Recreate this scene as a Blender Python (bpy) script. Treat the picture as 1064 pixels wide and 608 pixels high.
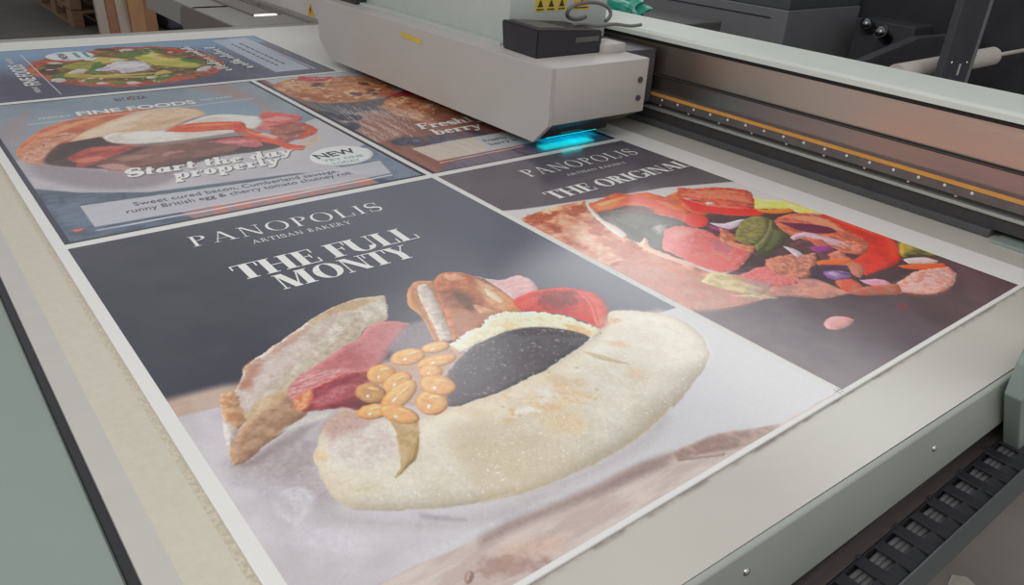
import bpy, bmesh, math, random
import numpy as np
from mathutils import Vector, Matrix

# ---------------------------------------------------------------- scene, camera, light
for o in list(bpy.data.objects):
    bpy.data.objects.remove(o, do_unlink=True)
SC = bpy.context.scene
COL = SC.collection
SC.view_settings.view_transform = 'Standard'
SC.view_settings.look = 'None'
SC.view_settings.gamma = 1.0
SC.view_settings.use_curve_mapping = False
SC.view_settings.exposure = 0.0

# the metre frame: x runs across the table towards the gantry, y along the gantry away
# from the viewer, z = 0 is the face of the printed sheet (table height 0.9 m above the floor)
cd = bpy.data.cameras.new('camera')
cam = bpy.data.objects.new('camera', cd)
COL.objects.link(cam)
SC.camera = cam
cd.sensor_fit = 'HORIZONTAL'
cd.sensor_width = 36.0
cd.lens = 809.309 / 1064.0 * 36.0
cd.clip_start = 0.02
YAW, PITCH, ROLL = (0.699266, 0.480622, 0.062412)
fwd = Vector((math.sin(YAW) * math.cos(PITCH), math.cos(YAW) * math.cos(PITCH), -math.sin(PITCH)))
rgt = Vector((math.cos(YAW), -math.sin(YAW), 0.0))
upv = rgt.cross(fwd)
r2 = rgt * math.cos(ROLL) + upv * math.sin(ROLL)
u2 = upv * math.cos(ROLL) - rgt * math.sin(ROLL)
cam.matrix_world = Matrix(((r2.x, u2.x, -fwd.x, (-0.14751, -0.31707, 0.47498)[0]), (r2.y, u2.y, -fwd.y, (-0.14751, -0.31707, 0.47498)[1]),
                           (r2.z, u2.z, -fwd.z, (-0.14751, -0.31707, 0.47498)[2]), (0, 0, 0, 1)))

world = bpy.data.worlds.new('workshop_daylight')
SC.world = world
world.use_nodes = True
bg = world.node_tree.nodes['Background']
bg.inputs[0].default_value = (0.97, 0.985, 1.0, 1)
bg.inputs[1].default_value = 0.56


def area(name, loc, size, power, rot=(0, 0, 0), col=(1, 1, 1)):
    l = bpy.data.lights.new(name, 'AREA')
    l.shape = 'RECTANGLE'
    l.size, l.size_y = size
    l.energy = power
    l.color = col
    o = bpy.data.objects.new(name, l)
    o.location = loc
    o.rotation_euler = rot
    COL.objects.link(o)
    return o


# ceiling light fittings of the workshop, then an added fill light
area('ceiling_light_far', (3.0, 4.3, 3.0), (1.0, 1.2), 12)
area('ceiling_light_gantry', (5.4, 3.2, 2.8), (2.5, 4.5), 95)
area('near_fill_light', (-2.0, -1.0, 2.4), (2.0, 2.0), 80, (math.radians(-25), math.radians(-25), 0))  # added fill that brightens the near and left faces


# ---------------------------------------------------------------- helpers
def lin(c):
    out = []
    for v in c:
        v = v / 255.0
        out.append(v / 12.92 if v <= 0.04045 else ((v + 0.055) / 1.055) ** 2.4)
    return tuple(out)


def mat(name, rgb, rough=0.5, metal=0.0, spec=0.5, var=0.0, scale=30.0, bump=0.0, bscale=200.0, stretch=None, emit=None, estr=0.0, rgb2=None, aniso=0.0):
    m = bpy.data.materials.new(name)
    m.use_nodes = True
    nt = m.node_tree
    b = nt.nodes['Principled BSDF']
    c = lin(rgb)
    b.inputs['Base Color'].default_value = (*c, 1)
    b.inputs['Roughness'].default_value = rough
    b.inputs['Metallic'].default_value = metal
    b.inputs['Specular IOR Level'].default_value = spec
    tc = nt.nodes.new('ShaderNodeNewGeometry')
    mp = nt.nodes.new('ShaderNodeMapping')
    nt.links.new(tc.outputs['Position'], mp.inputs[0])
    if stretch:
        mp.inputs['Scale'].default_value = stretch
    if var or rgb2:
        n = nt.nodes.new('ShaderNodeTexNoise')
        n.inputs['Scale'].default_value = scale
        n.inputs['Detail'].default_value = 5
        nt.links.new(mp.outputs[0], n.inputs['Vector'])
        r = nt.nodes.new('ShaderNodeValToRGB')
        r.color_ramp.elements[0].position = 0.32
        r.color_ramp.elements[1].position = 0.68
        lo = lin(rgb2) if rgb2 else tuple(v * (1 - var) for v in c)
        hi = c if rgb2 else tuple(min(1, v * (1 + var)) for v in c)
        r.color_ramp.elements[0].color = (*lo, 1)
        r.color_ramp.elements[1].color = (*hi, 1)
        nt.links.new(n.outputs[0], r.inputs[0])
        nt.links.new(r.outputs[0], b.inputs['Base Color'])
    if bump:
        n2 = nt.nodes.new('ShaderNodeTexNoise')
        n2.inputs['Scale'].default_value = bscale
        nt.links.new(mp.outputs[0], n2.inputs['Vector'])
        bp = nt.nodes.new('ShaderNodeBump')
        bp.inputs['Strength'].default_value = bump
        bp.inputs['Distance'].default_value = 0.001
        nt.links.new(n2.outputs[0], bp.inputs['Height'])
        nt.links.new(bp.outputs[0], b.inputs['Normal'])
    if emit:
        b.inputs['Emission Color'].default_value = (*lin(emit), 1)
        b.inputs['Emission Strength'].default_value = estr
    return m


def tag(o, label=None, cat=None, group=None, kind=None):
    if label: o['label'] = label
    if cat: o['category'] = cat
    if group: o['group'] = group
    if kind: o['kind'] = kind
    return o


def empty(name, loc=(0, 0, 0)):
    o = bpy.data.objects.new(name, None)
    o.location = loc
    o.empty_display_size = 0.05
    COL.objects.link(o)
    return o


class MB:
    """collects shapes in world metres and links them as one mesh object"""

    def __init__(self):
        self.bm = bmesh.new()

    def quad(self, pts):
        vs = [self.bm.verts.new(p) for p in pts]
        return self.bm.faces.new(vs)

    def box(self, x0, x1, y0, y1, z0, z1, bev=0.0, seg=2):
        bm = self.bm
        v = [bm.verts.new((x, y, z)) for z in (z0, z1) for y in (y0, y1) for x in (x0, x1)]
        fs = [(0, 2, 3, 1), (4, 5, 7, 6), (0, 1, 5, 4), (2, 6, 7, 3), (0, 4, 6, 2), (1, 3, 7, 5)]
        f = [bm.faces.new([v[i] for i in q]) for q in fs]
        if bev:
            es = list({e for a in f for e in a.edges})
            bmesh.ops.bevel(bm, geom=es, offset=bev, segments=seg, affect='EDGES', profile=0.5)
        return self

    def prism(self, pts, off, bev=0.0, seg=2):
        """polygon pts (3-D) extruded by vector off"""
        bm = self.bm
        a = [bm.verts.new(p) for p in pts]
        b = [bm.verts.new(Vector(p) + Vector(off)) for p in pts]
        n = len(pts)
        f = [bm.faces.new(a), bm.faces.new(b[::-1])]
        for i in range(n):
            f.append(bm.faces.new((a[i], b[i], b[(i + 1) % n], a[(i + 1) % n])))
        if bev:
            es = list({e for q in f for e in q.edges})
            bmesh.ops.bevel(bm, geom=es, offset=bev, segments=seg, affect='EDGES', profile=0.5)
        return self

    def hexa(self, lo, hi):
        """four bottom and four top corners"""
        bm = self.bm
        a = [bm.verts.new(p) for p in lo]
        b = [bm.verts.new(p) for p in hi]
        bm.faces.new(a[::-1]); bm.faces.new(b)
        for i in range(4):
            bm.faces.new((a[i], a[(i + 1) % 4], b[(i + 1) % 4], b[i]))
        return self

    def tube(self, pts, r, n=12, caps=True):
        bm = self.bm
        pts = [Vector(p) for p in pts]
        rings = []
        for i, p in enumerate(pts):
            d = (pts[min(i + 1, len(pts) - 1)] - pts[max(i - 1, 0)]).normalized()
            ref = Vector((0, 0, 1)) if abs(d.z) < 0.9 else Vector((1, 0, 0))
            a = d.cross(ref).normalized(); b = d.cross(a)
            rr = r[i] if isinstance(r, (list, tuple)) else r
            rings.append([bm.verts.new(p + (a * math.cos(2 * math.pi * k / n) + b * math.sin(2 * math.pi * k / n)) * rr) for k in range(n)])
        for i in range(len(rings) - 1):
            for k in range(n):
                bm.faces.new((rings[i][k], rings[i][(k + 1) % n], rings[i + 1][(k + 1) % n], rings[i + 1][k]))
        if caps:
            bm.faces.new(rings[0]); bm.faces.new(rings[-1][::-1])
        return self

    def dome(self, c, axis, r, h, n=12, m=4):
        """screw head: a shallow dome standing on c along axis"""
        c = Vector(c); d = Vector(axis).normalized()
        pts, rad = [c - d * 0.0015, c], [r, r]
        for i in range(1, m):
            t = i / m * math.pi / 2
            pts.append(c + d * h * math.sin(t)); rad.append(r * math.cos(t))
        pts.append(c + d * h); rad.append(r * 0.02)
        return self.tube(pts, rad, n)

    def build(self, name, m, parent=None, smooth=False):
        bm = self.bm
        bmesh.ops.recalc_face_normals(bm, faces=bm.faces)
        me = bpy.data.meshes.new(name)
        bm.to_mesh(me); bm.free()
        for mm in (m if isinstance(m, (list, tuple)) else [m]):
            me.materials.append(mm)
        o = bpy.data.objects.new(name, me)
        COL.objects.link(o)
        if smooth:
            me.polygons.foreach_set('use_smooth', [True] * len(me.polygons))
            try:
                me.set_sharp_from_angle(angle=math.radians(40))
            except Exception:
                pass
        if parent:
            o.parent = parent
            o.matrix_parent_inverse = Matrix.Translation(-Vector(parent.location))
        return o


# ---------------------------------------------------------------- ink: painting a print
# A poster is a fine grid of faces; every vertex gets the colour of the ink at that place.
def vnoise(x, y, seed):
    xi = np.floor(x).astype(np.int64); yi = np.floor(y).astype(np.int64)
    fx = x - xi; fy = y - yi
    fx = fx * fx * (3 - 2 * fx); fy = fy * fy * (3 - 2 * fy)

    def h(a, b):
        n = (a * 374761393 + b * 668265263 + seed * 982451653) & 0xffffffff
        n = ((n ^ (n >> 13)) * 1274126177) & 0xffffffff
        return ((n ^ (n >> 16)) & 0xffff) / 65535.0
    return (h(xi, yi) * (1 - fx) + h(xi + 1, yi) * fx) * (1 - fy) + (h(xi, yi + 1) * (1 - fx) + h(xi + 1, yi + 1) * fx) * fy


def fnoise(x, y, seed, octv=4):
    s = 0.0; a = 1.0; t = 0.0
    for i in range(octv):
        s = s + a * vnoise(x * 2 ** i + 17.3 * i, y * 2 ** i + 5.1 * i, seed + i * 7)
        t += a; a *= 0.58
    return s / t


def smooth_poly(p, n=3):
    p = np.array(p, float); m = len(p); out = []
    for i in range(m):
        a, b, c, d = p[(i - 1) % m], p[i], p[(i + 1) % m], p[(i + 2) % m]
        out.append(b)
        v0 = b - a; v1 = c - b; v2 = d - c
        def ang(u, v):
            return float(u @ v) / (np.linalg.norm(u) * np.linalg.norm(v) + 1e-9)
        if ang(v0, v1) < 0.15 and ang(v1, v2) < 0.15:
            continue
        t1 = (c - a) * 0.5 if ang(v0, v1) > 0.15 else v1
        t2 = (d - b) * 0.5 if ang(v1, v2) > 0.15 else v1
        L = np.linalg.norm(v1)
        for t in (t1, t2):
            k = np.linalg.norm(t)
            if k > 1.2 * L: t *= 1.2 * L / k
        for j in range(1, n):
            t = j / n
            out.append((2*t**3-3*t*t+1)*b + (t**3-2*t*t+t)*t1 + (-2*t**3+3*t*t)*c + (t**3-t*t)*t2)
    return np.array(out)


def sdf(X, Y, P):
    d2 = np.full(X.shape, 1e18); ins = np.zeros(X.shape, bool)
    n = len(P)
    for i in range(n):
        x1, y1 = P[i]; x2, y2 = P[(i + 1) % n]
        ex, ey = x2 - x1, y2 - y1
        L = ex * ex + ey * ey + 1e-12
        wx = X - x1; wy = Y - y1
        t = np.clip((wx * ex + wy * ey) / L, 0, 1)
        dx = wx - ex * t; dy = wy - ey * t
        np.minimum(d2, dx * dx + dy * dy, out=d2)
        if y1 != y2:
            c = (y1 > Y) != (y2 > Y)
            ins ^= c & (X < (x2 - x1) * (Y - y1) / (y2 - y1) + x1)
    d = np.sqrt(d2)
    return np.where(ins, d, -d)


LX, LY = -.35, .94


def lerp(a, b, t):
    return a + (np.asarray(b, float) - a) * t[..., None]


def paint(layers, x0, x1, y0, y1, nx, ny):
    xs = np.linspace(x0, x1, nx); ys = np.linspace(y0, y1, ny)
    X, Y = np.meshgrid(xs, ys)
    C = np.zeros(X.shape + (3,)); inset = None
    for k, (P, col, o) in enumerate(layers):
        if P == 'bg':
            C[:] = col
            if 'c2' in o:
                n = fnoise(X / o['ns'], Y / o['ns'] * o.get('sx', 1), k)
                C = lerp(C, o['c2'], np.clip((n - 0.35) * 3.3, 0, 1))
            if 'g' in o:
                gx, gy, hx, hy, gc = o['g']
                t = np.clip(((X - gx) * (hx - gx) + (Y - gy) * (hy - gy)) / ((hx - gx) ** 2 + (hy - gy) ** 2), 0, 1)
                C = lerp(C, gc, t)
            if 'ins' in o: inset = o
            continue
        s = o.get('s', 1.0); r = o.get('r', 0.7 if o.get('sm', 1) else 0.0)
        Q = smooth_poly(P) if o.get('sm', 1) else np.array(P, float)
        pad = s * 1.5 + r * 1.5 + 1
        i0, i1 = np.searchsorted(xs, (Q[:, 0].min() - pad, Q[:, 0].max() + pad))
        j0, j1 = np.searchsorted(ys, (Q[:, 1].min() - pad, Q[:, 1].max() + pad))
        if i1 <= i0 or j1 <= j0: continue
        x = X[j0:j1, i0:i1]; y = Y[j0:j1, i0:i1]
        d = sdf(x, y, Q)
        if r:
            rs = o.get('rs', 6.0)
            d = d + (fnoise(x / rs, y / rs, 31 + k, 3) - 0.5) * 3.2 * r
        m = np.clip(d / (2 * s) + 0.5, 0, 1); m = m * m * (3 - 2 * m)
        c = np.empty(x.shape + (3,)); c[:] = col
        if 'c2' in o:
            ns = o.get('ns', 12.0); sx = o.get('sx', 1.0)
            n = fnoise(x / ns, y / ns * sx, 101 + k)
            c = lerp(c, o['c2'], np.clip((n - 0.36) * 3.6, 0, 1))
        if 'g' in o:
            gx, gy, hx, hy, gc = o['g']
            t = np.clip(((x - gx) * (hx - gx) + (y - gy) * (hy - gy)) / ((hx - gx) ** 2 + (hy - gy) ** 2), 0, 1)
            c = lerp(c, gc, t)
        if 'e' in o:
            t = np.clip(1 - d / o['ew'], 0, 1) ** 1.5
            c = lerp(c, o['e'], t)
        if o.get('sm', 1):
            n = fnoise(x / 3.2, y / 3.2, 401 + k, 4) - 0.5
            c = c * (1 + o.get('d', 0.13) * n * 1.5)[..., None]
            if s < 2.6 and x.shape[0] > 2 and x.shape[1] > 2:
                # food photographed in light from the top of the poster: relief inside each outline
                w = o.get('w', 9.0)
                ds = sdf(x, y, Q)
                gy, gx = np.gradient(ds, ys[j0:j1], xs[i0:i1])
                sl = np.clip(1 - ds / w, 0, 1) ** 1.3 * (ds > -1)
                lit = (gx * LX + gy * LY) * sl
                c = c * (1 - o.get('v', .26) * np.clip(lit, -.55, 1))[..., None]
        a = o.get('a', 1.0)
        if 'sp' in o:
            den, sz, sc = o['sp']
            n = fnoise(x / sz, y / sz, 211 + k, 2)
            t = np.clip((n - (1 - den) * 0.5 - 0.28) * 9, 0, 1)
            if a == 0:
                C[j0:j1, i0:i1] = lerp(C[j0:j1, i0:i1], sc, t * m)
                continue
            c = lerp(c, sc, t * 0.85)
        C[j0:j1, i0:i1] = lerp(C[j0:j1, i0:i1], np.clip(c, 0, 255), m * a)
    g = fnoise(X / 1.7, Y / 1.7, 5, 2)[..., None]
    C = C * (1 + (g - 0.5) * 0.05)
    if inset:
        e = inset['ins']; eb = inset['insb']
        t = (X < x0 + e) | (X > x1 + 500) | (Y < y0 + eb) | (Y > y1 - eb)
        if inset.get('both', 1): t |= X > inset.get('xr', x1) - e
        C[t] = inset['incol']
    return np.clip(C, 0, 255)


def poster_mesh(name, layers, x0, x1, y0, y1, step, m, parent, z):
    nx = int((x1 - x0) / step[0]) + 1; ny = int((y1 - y0) / step[1]) + 1
    C = paint(layers, x0, x1, y0, y1, nx, ny) / 255.0
    L = np.where(C <= 0.04045, C / 12.92, ((C + 0.055) / 1.055) ** 2.4)
    L = np.clip((L - 0.006) * 1.12, 0.002, 0.85)
    xs = np.linspace(x0, x1, nx) / 1000; ys = np.linspace(y0, y1, ny) / 1000
    X, Y = np.meshgrid(xs, ys)
    co = np.stack([X, Y, np.full(X.shape, z)], -1).reshape(-1, 3)
    idx = np.arange(nx * ny).reshape(ny, nx)
    q = np.stack([idx[:-1, :-1], idx[:-1, 1:], idx[1:, 1:], idx[1:, :-1]], -1).reshape(-1, 4)
    me = bpy.data.meshes.new(name)
    me.vertices.add(len(co)); me.vertices.foreach_set('co', co.astype(np.float32).ravel())
    me.loops.add(q.size); me.loops.foreach_set('vertex_index', q.astype(np.int32).ravel())
    me.polygons.add(len(q)); me.polygons.foreach_set('loop_start', (np.arange(len(q)) * 4).astype(np.int32))
    me.update(calc_edges=True)
    at = me.color_attributes.new('ink', 'FLOAT_COLOR', 'POINT')
    at.data.foreach_set('color', np.concatenate([L.reshape(-1, 3), np.ones((nx * ny, 1))], 1).astype(np.float32).ravel())
    me.materials.append(m)
    o = bpy.data.objects.new(name, me)
    COL.objects.link(o)
    o.parent = parent
    return o


def ink_material():
    m = bpy.data.materials.new('printed_ink')
    m.use_nodes = True
    nt = m.node_tree; b = nt.nodes['Principled BSDF']
    a = nt.nodes.new('ShaderNodeAttribute'); a.attribute_name = 'ink'
    nt.links.new(a.outputs['Color'], b.inputs['Base Color'])
    b.inputs['Roughness'].default_value = 0.17
    b.inputs['Specular IOR Level'].default_value = 0.5
    n = nt.nodes.new('ShaderNodeTexNoise'); n.inputs['Scale'].default_value = 900
    g = nt.nodes.new('ShaderNodeNewGeometry'); nt.links.new(g.outputs['Position'], n.inputs['Vector'])
    bp = nt.nodes.new('ShaderNodeBump'); bp.inputs['Strength'].default_value = 0.12; bp.inputs['Distance'].default_value = 0.0004
    nt.links.new(n.outputs[0], bp.inputs['Height']); nt.links.new(bp.outputs[0], b.inputs['Normal'])
    return m


# ---------------------------------------------------------------- lettering
# letters are built from strokes: thick stems, hairlines, bowls and serifs (unit = cap height)
class Pen:
    def __init__(self, T, H, slab=0.0):
        self.T, self.H, self.slab = T, H, slab
        self.faces = []

    def line(self, x0, y0, x1, y1, w, horiz=True):
        """stroke whose thickness w is measured along x (horiz) or along y"""
        h = w / 2
        if horiz: self.faces.append([(x0 - h, y0), (x0 + h, y0), (x1 + h, y1), (x1 - h, y1)])
        else: self.faces.append([(x0, y0 - h), (x1, y1 - h), (x1, y1 + h), (x0, y0 + h)])

    def stem(self, x, y0, y1, w=None, ser='both', sw=None):
        w = self.T if w is None else w
        self.line(x, y0, x, y1, w)
        sw = sw or w / 2 + 0.085
        if ser in ('both', 'bot'): self.bar(x - sw, x + sw, y0)
        if ser in ('both', 'top'): self.bar(x - sw, x + sw, y1 - self.H)

    def bar(self, x0, x1, y, h=None):
        h = h or self.H
        self.faces.append([(x0, y), (x1, y), (x1, y + h), (x0, y + h)])

    def arc(self, cx, cy, rx, ry, a0, a1, T=None, H=None, n=20):
        T = self.T if T is None else T; H = self.H if H is None else H
        pr = None
        for i in range(n + 1):
            a = math.radians(a0 + (a1 - a0) * i / n)
            c, s = math.cos(a), math.sin(a)
            o = (cx + rx * c, cy + ry * s); q = (cx + max(rx - T, .01) * c, cy + max(ry - H, .01) * s)
            if pr: self.faces.append([pr[0], o, q, pr[1]])
            pr = (o, q)

    def path(self, pts, ws):
        n = len(pts)
        pr = None
        for i in range(n):
            a = pts[max(i - 1, 0)]; b = pts[min(i + 1, n - 1)]
            dx, dy = b[0] - a[0], b[1] - a[1]; L = math.hypot(dx, dy) + 1e-9
            nx, ny = -dy / L * ws[i] / 2, dx / L * ws[i] / 2
            e = ((pts[i][0] + nx, pts[i][1] + ny), (pts[i][0] - nx, pts[i][1] - ny))
            if pr: self.faces.append([pr[0], e[0], e[1], pr[1]])
            pr = e

    def ball(self, x, y, r):
        self.faces.append([(x + r * math.cos(2 * math.pi * k / 14), y + r * math.sin(2 * math.pi * k / 14)) for k in range(14)])

    def ess(self, x, y, w, h, T):
        pts, ws = [], []
        for i in range(25):
            t = i / 24
            if t < .5:
                a = math.radians(40 + 230 * t / .5); px_ = math.cos(a) * .5; py = .75 + math.sin(a) * .25
            else:
                a = math.radians(90 - 230 * (t - .5) / .5); px_ = math.cos(a) * .5; py = .25 + math.sin(a) * .25
            pts.append((x + (px_ + .5) * w * .92 + .04 * w, y + h * (.02 + py * .96)))
            ws.append(self.H * 1.2 + (T - self.H) * math.sin(math.pi * t) ** 2)
        self.path(pts, ws)


def caps(pen, ch):
    """draws one capital; returns its advance width"""
    T, H = pen.T, pen.H
    k = T / 2
    if ch == 'P':
        pen.stem(.1 + k, 0, 1); pen.arc(.1 + T, .745, .36 + k * .4, .255, -90, 90); return .54 + k * 1.2
    if ch == 'R':
        pen.stem(.1 + k, 0, 1); pen.arc(.1 + T, .755, .34 + k * .4, .245, -90, 90)
        pen.line(.36 + k, .53, .62 + k, 0, T); pen.bar(.52 + k, .78 + k * 1.6, 0); return .8 + k
    if ch == 'B':
        pen.stem(.1 + k, 0, 1); pen.arc(.1 + T, .76, .32 + k * .3, .24, -90, 90); pen.arc(.1 + T, .265, .37 + k * .4, .265, -90, 90); return .64 + k
    if ch == 'A':
        w = .8 + T * .4
        pen.line(.1, 0, w * .5, 1, H * 1.1); pen.line(w - .08, 0, w * .5, 1, T); pen.bar(.22, w * .68, .31)
        pen.bar(0, .24, 0); pen.bar(w - .26 - k * .3, w + .08, 0); return w + .06
    if ch == 'N':
        w = .78 + k
        pen.stem(.14, 0, 1, H * 1.2, 'both', .12); pen.line(.14 + k * .5, 1, w - .1, 0, T); pen.line(w - .08, 0, w - .08, 1, H * 1.2)
        pen.bar(w - .2, w + .04, 1 - H); return w + .06
    if ch == 'O':
        r = .42 + T * .3
        pen.arc(r, .5, r, .52, 0, 360, n=40); return 2 * r + .02
    if ch == 'G':
        r = .42 + T * .3
        pen.arc(r, .5, r, .52, 45, 320, n=34); pen.line(2 * r - .1, .06, 2 * r - .1, .42, T * .9); pen.bar(2 * r - .3, 2 * r + .06, .42)
        pen.line(r * 1.7, .72, r * 1.7, .98, H * 1.3); return 2 * r + .06
    if ch == 'L':
        pen.stem(.1 + k, 0, 1); pen.bar(.1 + k, .62 + k, 0); pen.line(.6 + k, 0, .6 + k, .32, H * 1.3); return .66 + k
    if ch == 'I':
        pen.stem(.1 + k, 0, 1); return .22 + T
    if ch == 'S':
        pen.ess(.03, 0, .5 + T * .4, 1, T * 1.15); pen.line(.5 + T * .3, .72, .5 + T * .3, .99, H * 1.3); pen.line(.05, .01, .05, .28, H * 1.3); return .58 + T * .4
    if ch == 'T':
        w = .72 + T * .4
        pen.stem(w / 2, 0, 1, None, 'bot'); pen.bar(0, w, 1 - H); pen.line(.02, 1, .02, .7, H * 1.3); pen.line(w - .02, 1, w - .02, .7, H * 1.3); return w + .02
    if ch == 'H':
        pen.stem(.1 + k, 0, 1); pen.stem(.62 + k * 2, 0, 1); pen.bar(.1, .62 + k * 2, .49); return .74 + 3 * k
    if ch in 'EF':
        pen.stem(.1 + k, 0, 1); pen.bar(.1, .6 + k, 1 - H); pen.line(.59 + k, 1, .59 + k, .71, H * 1.3)
        pen.bar(.1, .46 + k, .5); pen.line(.45 + k, .38, .45 + k, .64, H * 1.2)
        if ch == 'E':
            pen.bar(.1, .64 + k, 0); pen.line(.63 + k, 0, .63 + k, .31, H * 1.3)
        return .66 + k if ch == 'E' else .6 + k
    if ch == 'U':
        pen.stem(.1 + k, .28, 1, None, 'top'); pen.arc(.1 + .31 + k, .29, .31 + k, .31, 180, 360); pen.line(.1 + .62 + T - H, .28, .1 + .62 + T - H, 1, H * 1.2)
        pen.bar(.6 + T - H, .84 + T - H, 1 - H); return .82 + T
    if ch == 'M':
        w = .92 + T * .7
        pen.stem(.12, 0, 1, H * 1.2, 'both', .11); pen.line(.16 + k * .4, 1, w * .5, 0, T); pen.line(w * .5, 0, w - .12 - k, 1, H * 1.2); pen.stem(w - .12, 0, 1); return w + .06 + k
    if ch == 'Y':
        w = .8 + T * .3
        pen.line(.1 + k * .4, 1, w * .5, .45, T); pen.line(w - .1, 1, w * .5, .45, H * 1.2); pen.line(w * .5, 0, w * .5, .46, T)
        pen.bar(w * .5 - k - .09, w * .5 + k + .09, 0); pen.bar(-.02, .26 + k, 1 - H); pen.bar(w - .22, w + .02, 1 - H); return w + .02
    if ch == 'K':
        pen.stem(.1 + k, 0, 1); pen.line(.1 + T, .38, .62 + k, 1, H * 1.3); pen.line(.3 + k, .56, .66 + k, 0, T); pen.bar(.5 + k, .8 + k, 0); pen.bar(.5 + k, .74 + k, 1 - H); return .82 + k
    return .42


def script(pen, ch):
    """fat slab lower-case with strong contrast (x-height .62)"""
    T, H = pen.T, pen.H
    xh = .64
    if ch == 'S':
        pen.ess(.02, 0, .66, 1, T * 1.25); pen.ball(.58, .78, .09); pen.ball(.12, .2, .1); return .76
    if ch == 'F':
        pen.stem(.22, 0, 1, T, 'both', .22); pen.bar(.2, .72, 1 - H * 1.4, H * 1.4); pen.line(.7, 1, .7, .7, H * 1.4); pen.bar(.2, .54, .48, H * 1.2); pen.line(.53, .38, .53, .66, H); return .76
    if ch == 'o':
        pen.arc(.31, xh / 2, .31, xh / 2 + .02, 0, 360, T * .95, H, 28); return .66
    if ch == 'e':
        pen.arc(.3, xh / 2, .3, xh / 2 + .02, 0, 320, T * .95, H, 26); pen.bar(.12, .58, xh * .46, H); pen.line(.5, xh * .5, .48, xh * .72, T * .5); return .62
    if ch == 'a':
        pen.arc(.28, xh / 2, .28, xh / 2 + .02, 0, 360, T * .85, H, 26); pen.stem(.52, 0, xh, T * .85, 'none'); pen.bar(.5, .74, 0, H * 1.5); return .74
    if ch == 'd':
        pen.arc(.28, xh / 2, .28, xh / 2 + .02, 0, 360, T * .85, H, 26); pen.stem(.52, 0, 1, T * .85, 'none'); pen.bar(.5, .74, 0, H * 1.5); pen.bar(.34, .56, 1 - H * 1.5, H * 1.5); return .74
    if ch == 'b':
        pen.stem(.14, 0, 1, T * .85, 'none'); pen.bar(-.04, .2, 1 - H * 1.5, H * 1.5); pen.arc(.36, xh / 2, .3, xh / 2 + .02, 0, 360, T * .85, H, 26); return .7
    if ch == 'p':
        pen.stem(.16, -.34, xh, T * .85, 'none'); pen.bar(0, .36, -.34, H * 1.6); pen.bar(-.02, .2, xh - H * 1.5, H * 1.5); pen.arc(.4, xh / 2, .3, xh / 2 + .02, 0, 360, T * .85, H, 26); return .74
    if ch == 'h':
        pen.stem(.14, 0, 1, T * .85, 'none'); pen.bar(-.04, .2, 1 - H * 1.5, H * 1.5); pen.bar(-.02, .3, 0, H * 1.4)
        pen.arc(.36, xh - .26, .25, .28, 0, 170, T * .8, H * 1.2, 14); pen.stem(.5, 0, xh - .24, T * .85, 'none'); pen.bar(.46, .72, 0, H * 1.4); return .74
    if ch == 'r':
        pen.stem(.16, 0, xh, T * .85, 'none'); pen.bar(0, .36, 0, H * 1.5); pen.bar(-.02, .2, xh - H * 1.5, H * 1.5); pen.arc(.38, xh - .24, .2, .25, 60, 170, T * .5, H * 1.3, 10); pen.ball(.46, xh - .1, .1); return .56
    if ch == 't':
        pen.stem(.2, .1, .9, T * .85, 'none'); pen.bar(.02, .44, xh - H * 1.2, H * 1.2); pen.arc(.33, .16, .22, .17, 180, 300, T * .8, H * 1.3, 10); return .48
    if ch == 'l':
        pen.stem(.16, 0, 1, T * .85, 'none'); pen.bar(-.02, .2, 1 - H * 1.5, H * 1.5); pen.bar(.0, .36, 0, H * 1.5); return .4
    if ch == 's':
        pen.ess(.02, 0, .46, xh, T); pen.ball(.42, xh * .78, .06); pen.ball(.09, xh * .22, .07); return .54
    if ch == 'y':
        pen.line(.12, xh, .34, .02, T * .85); pen.line(.6, xh, .34, 0, H * 1.3); pen.bar(-.02, .26, xh - H * 1.4, H * 1.4); pen.bar(.46, .72, xh - H * 1.4, H * 1.4)
        pen.path([(.36, .06), (.28, -.16), (.16, -.28), (.04, -.26)], [H * 1.3] * 4); pen.ball(.06, -.22, .1); return .7
    return .3


def letter_faces(text, T, H, style, gap, slant=0.0):
    out = []; x = 0.0
    for ch in text:
        p = Pen(T, H)
        w = style(p, ch)
        for f in p.faces:
            out.append([(a + x + slant * b, b) for a, b in f])
        x += w + gap
    return out, x - gap


def lettering(name, text, place, m, parent, z, T=.12, H=.03, style=caps, gap=.12, slant=0.0, shadow=None):
    """place = (x0, y0, x1, y1, cap height) in mm on the sheet"""
    x0, y0, x1, y1, h = place
    fs, w = letter_faces(text, T, H, style, gap, slant)
    d = Vector((x1 - x0, y1 - y0)); L = d.length; d.normalize(); n = Vector((-d.y, d.x))
    b = MB()
    for f in fs:
        pts = [(Vector((x0, y0)) + d * (a * L / w) + n * (c * h)) / 1000 for a, c in f]
        ar = sum(pts[i].x * pts[(i + 1) % len(pts)].y - pts[(i + 1) % len(pts)].x * pts[i].y for i in range(len(pts)))
        if ar < 0: pts = pts[::-1]
        try:
            zz = z + (len(b.bm.faces) % 9) * .00002          # strokes lie over each other like layers of ink
            b.bm.faces.new([b.bm.verts.new((p.x, p.y, zz)) for p in pts])
        except Exception:
            pass
    return flat(b, name, m, parent)


def flat(b, name, m, parent):
    me = bpy.data.meshes.new(name)
    b.bm.to_mesh(me); b.bm.free()
    me.materials.append(m)
    o = bpy.data.objects.new(name, me)
    COL.objects.link(o)
    o.parent = parent
    return o


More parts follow.
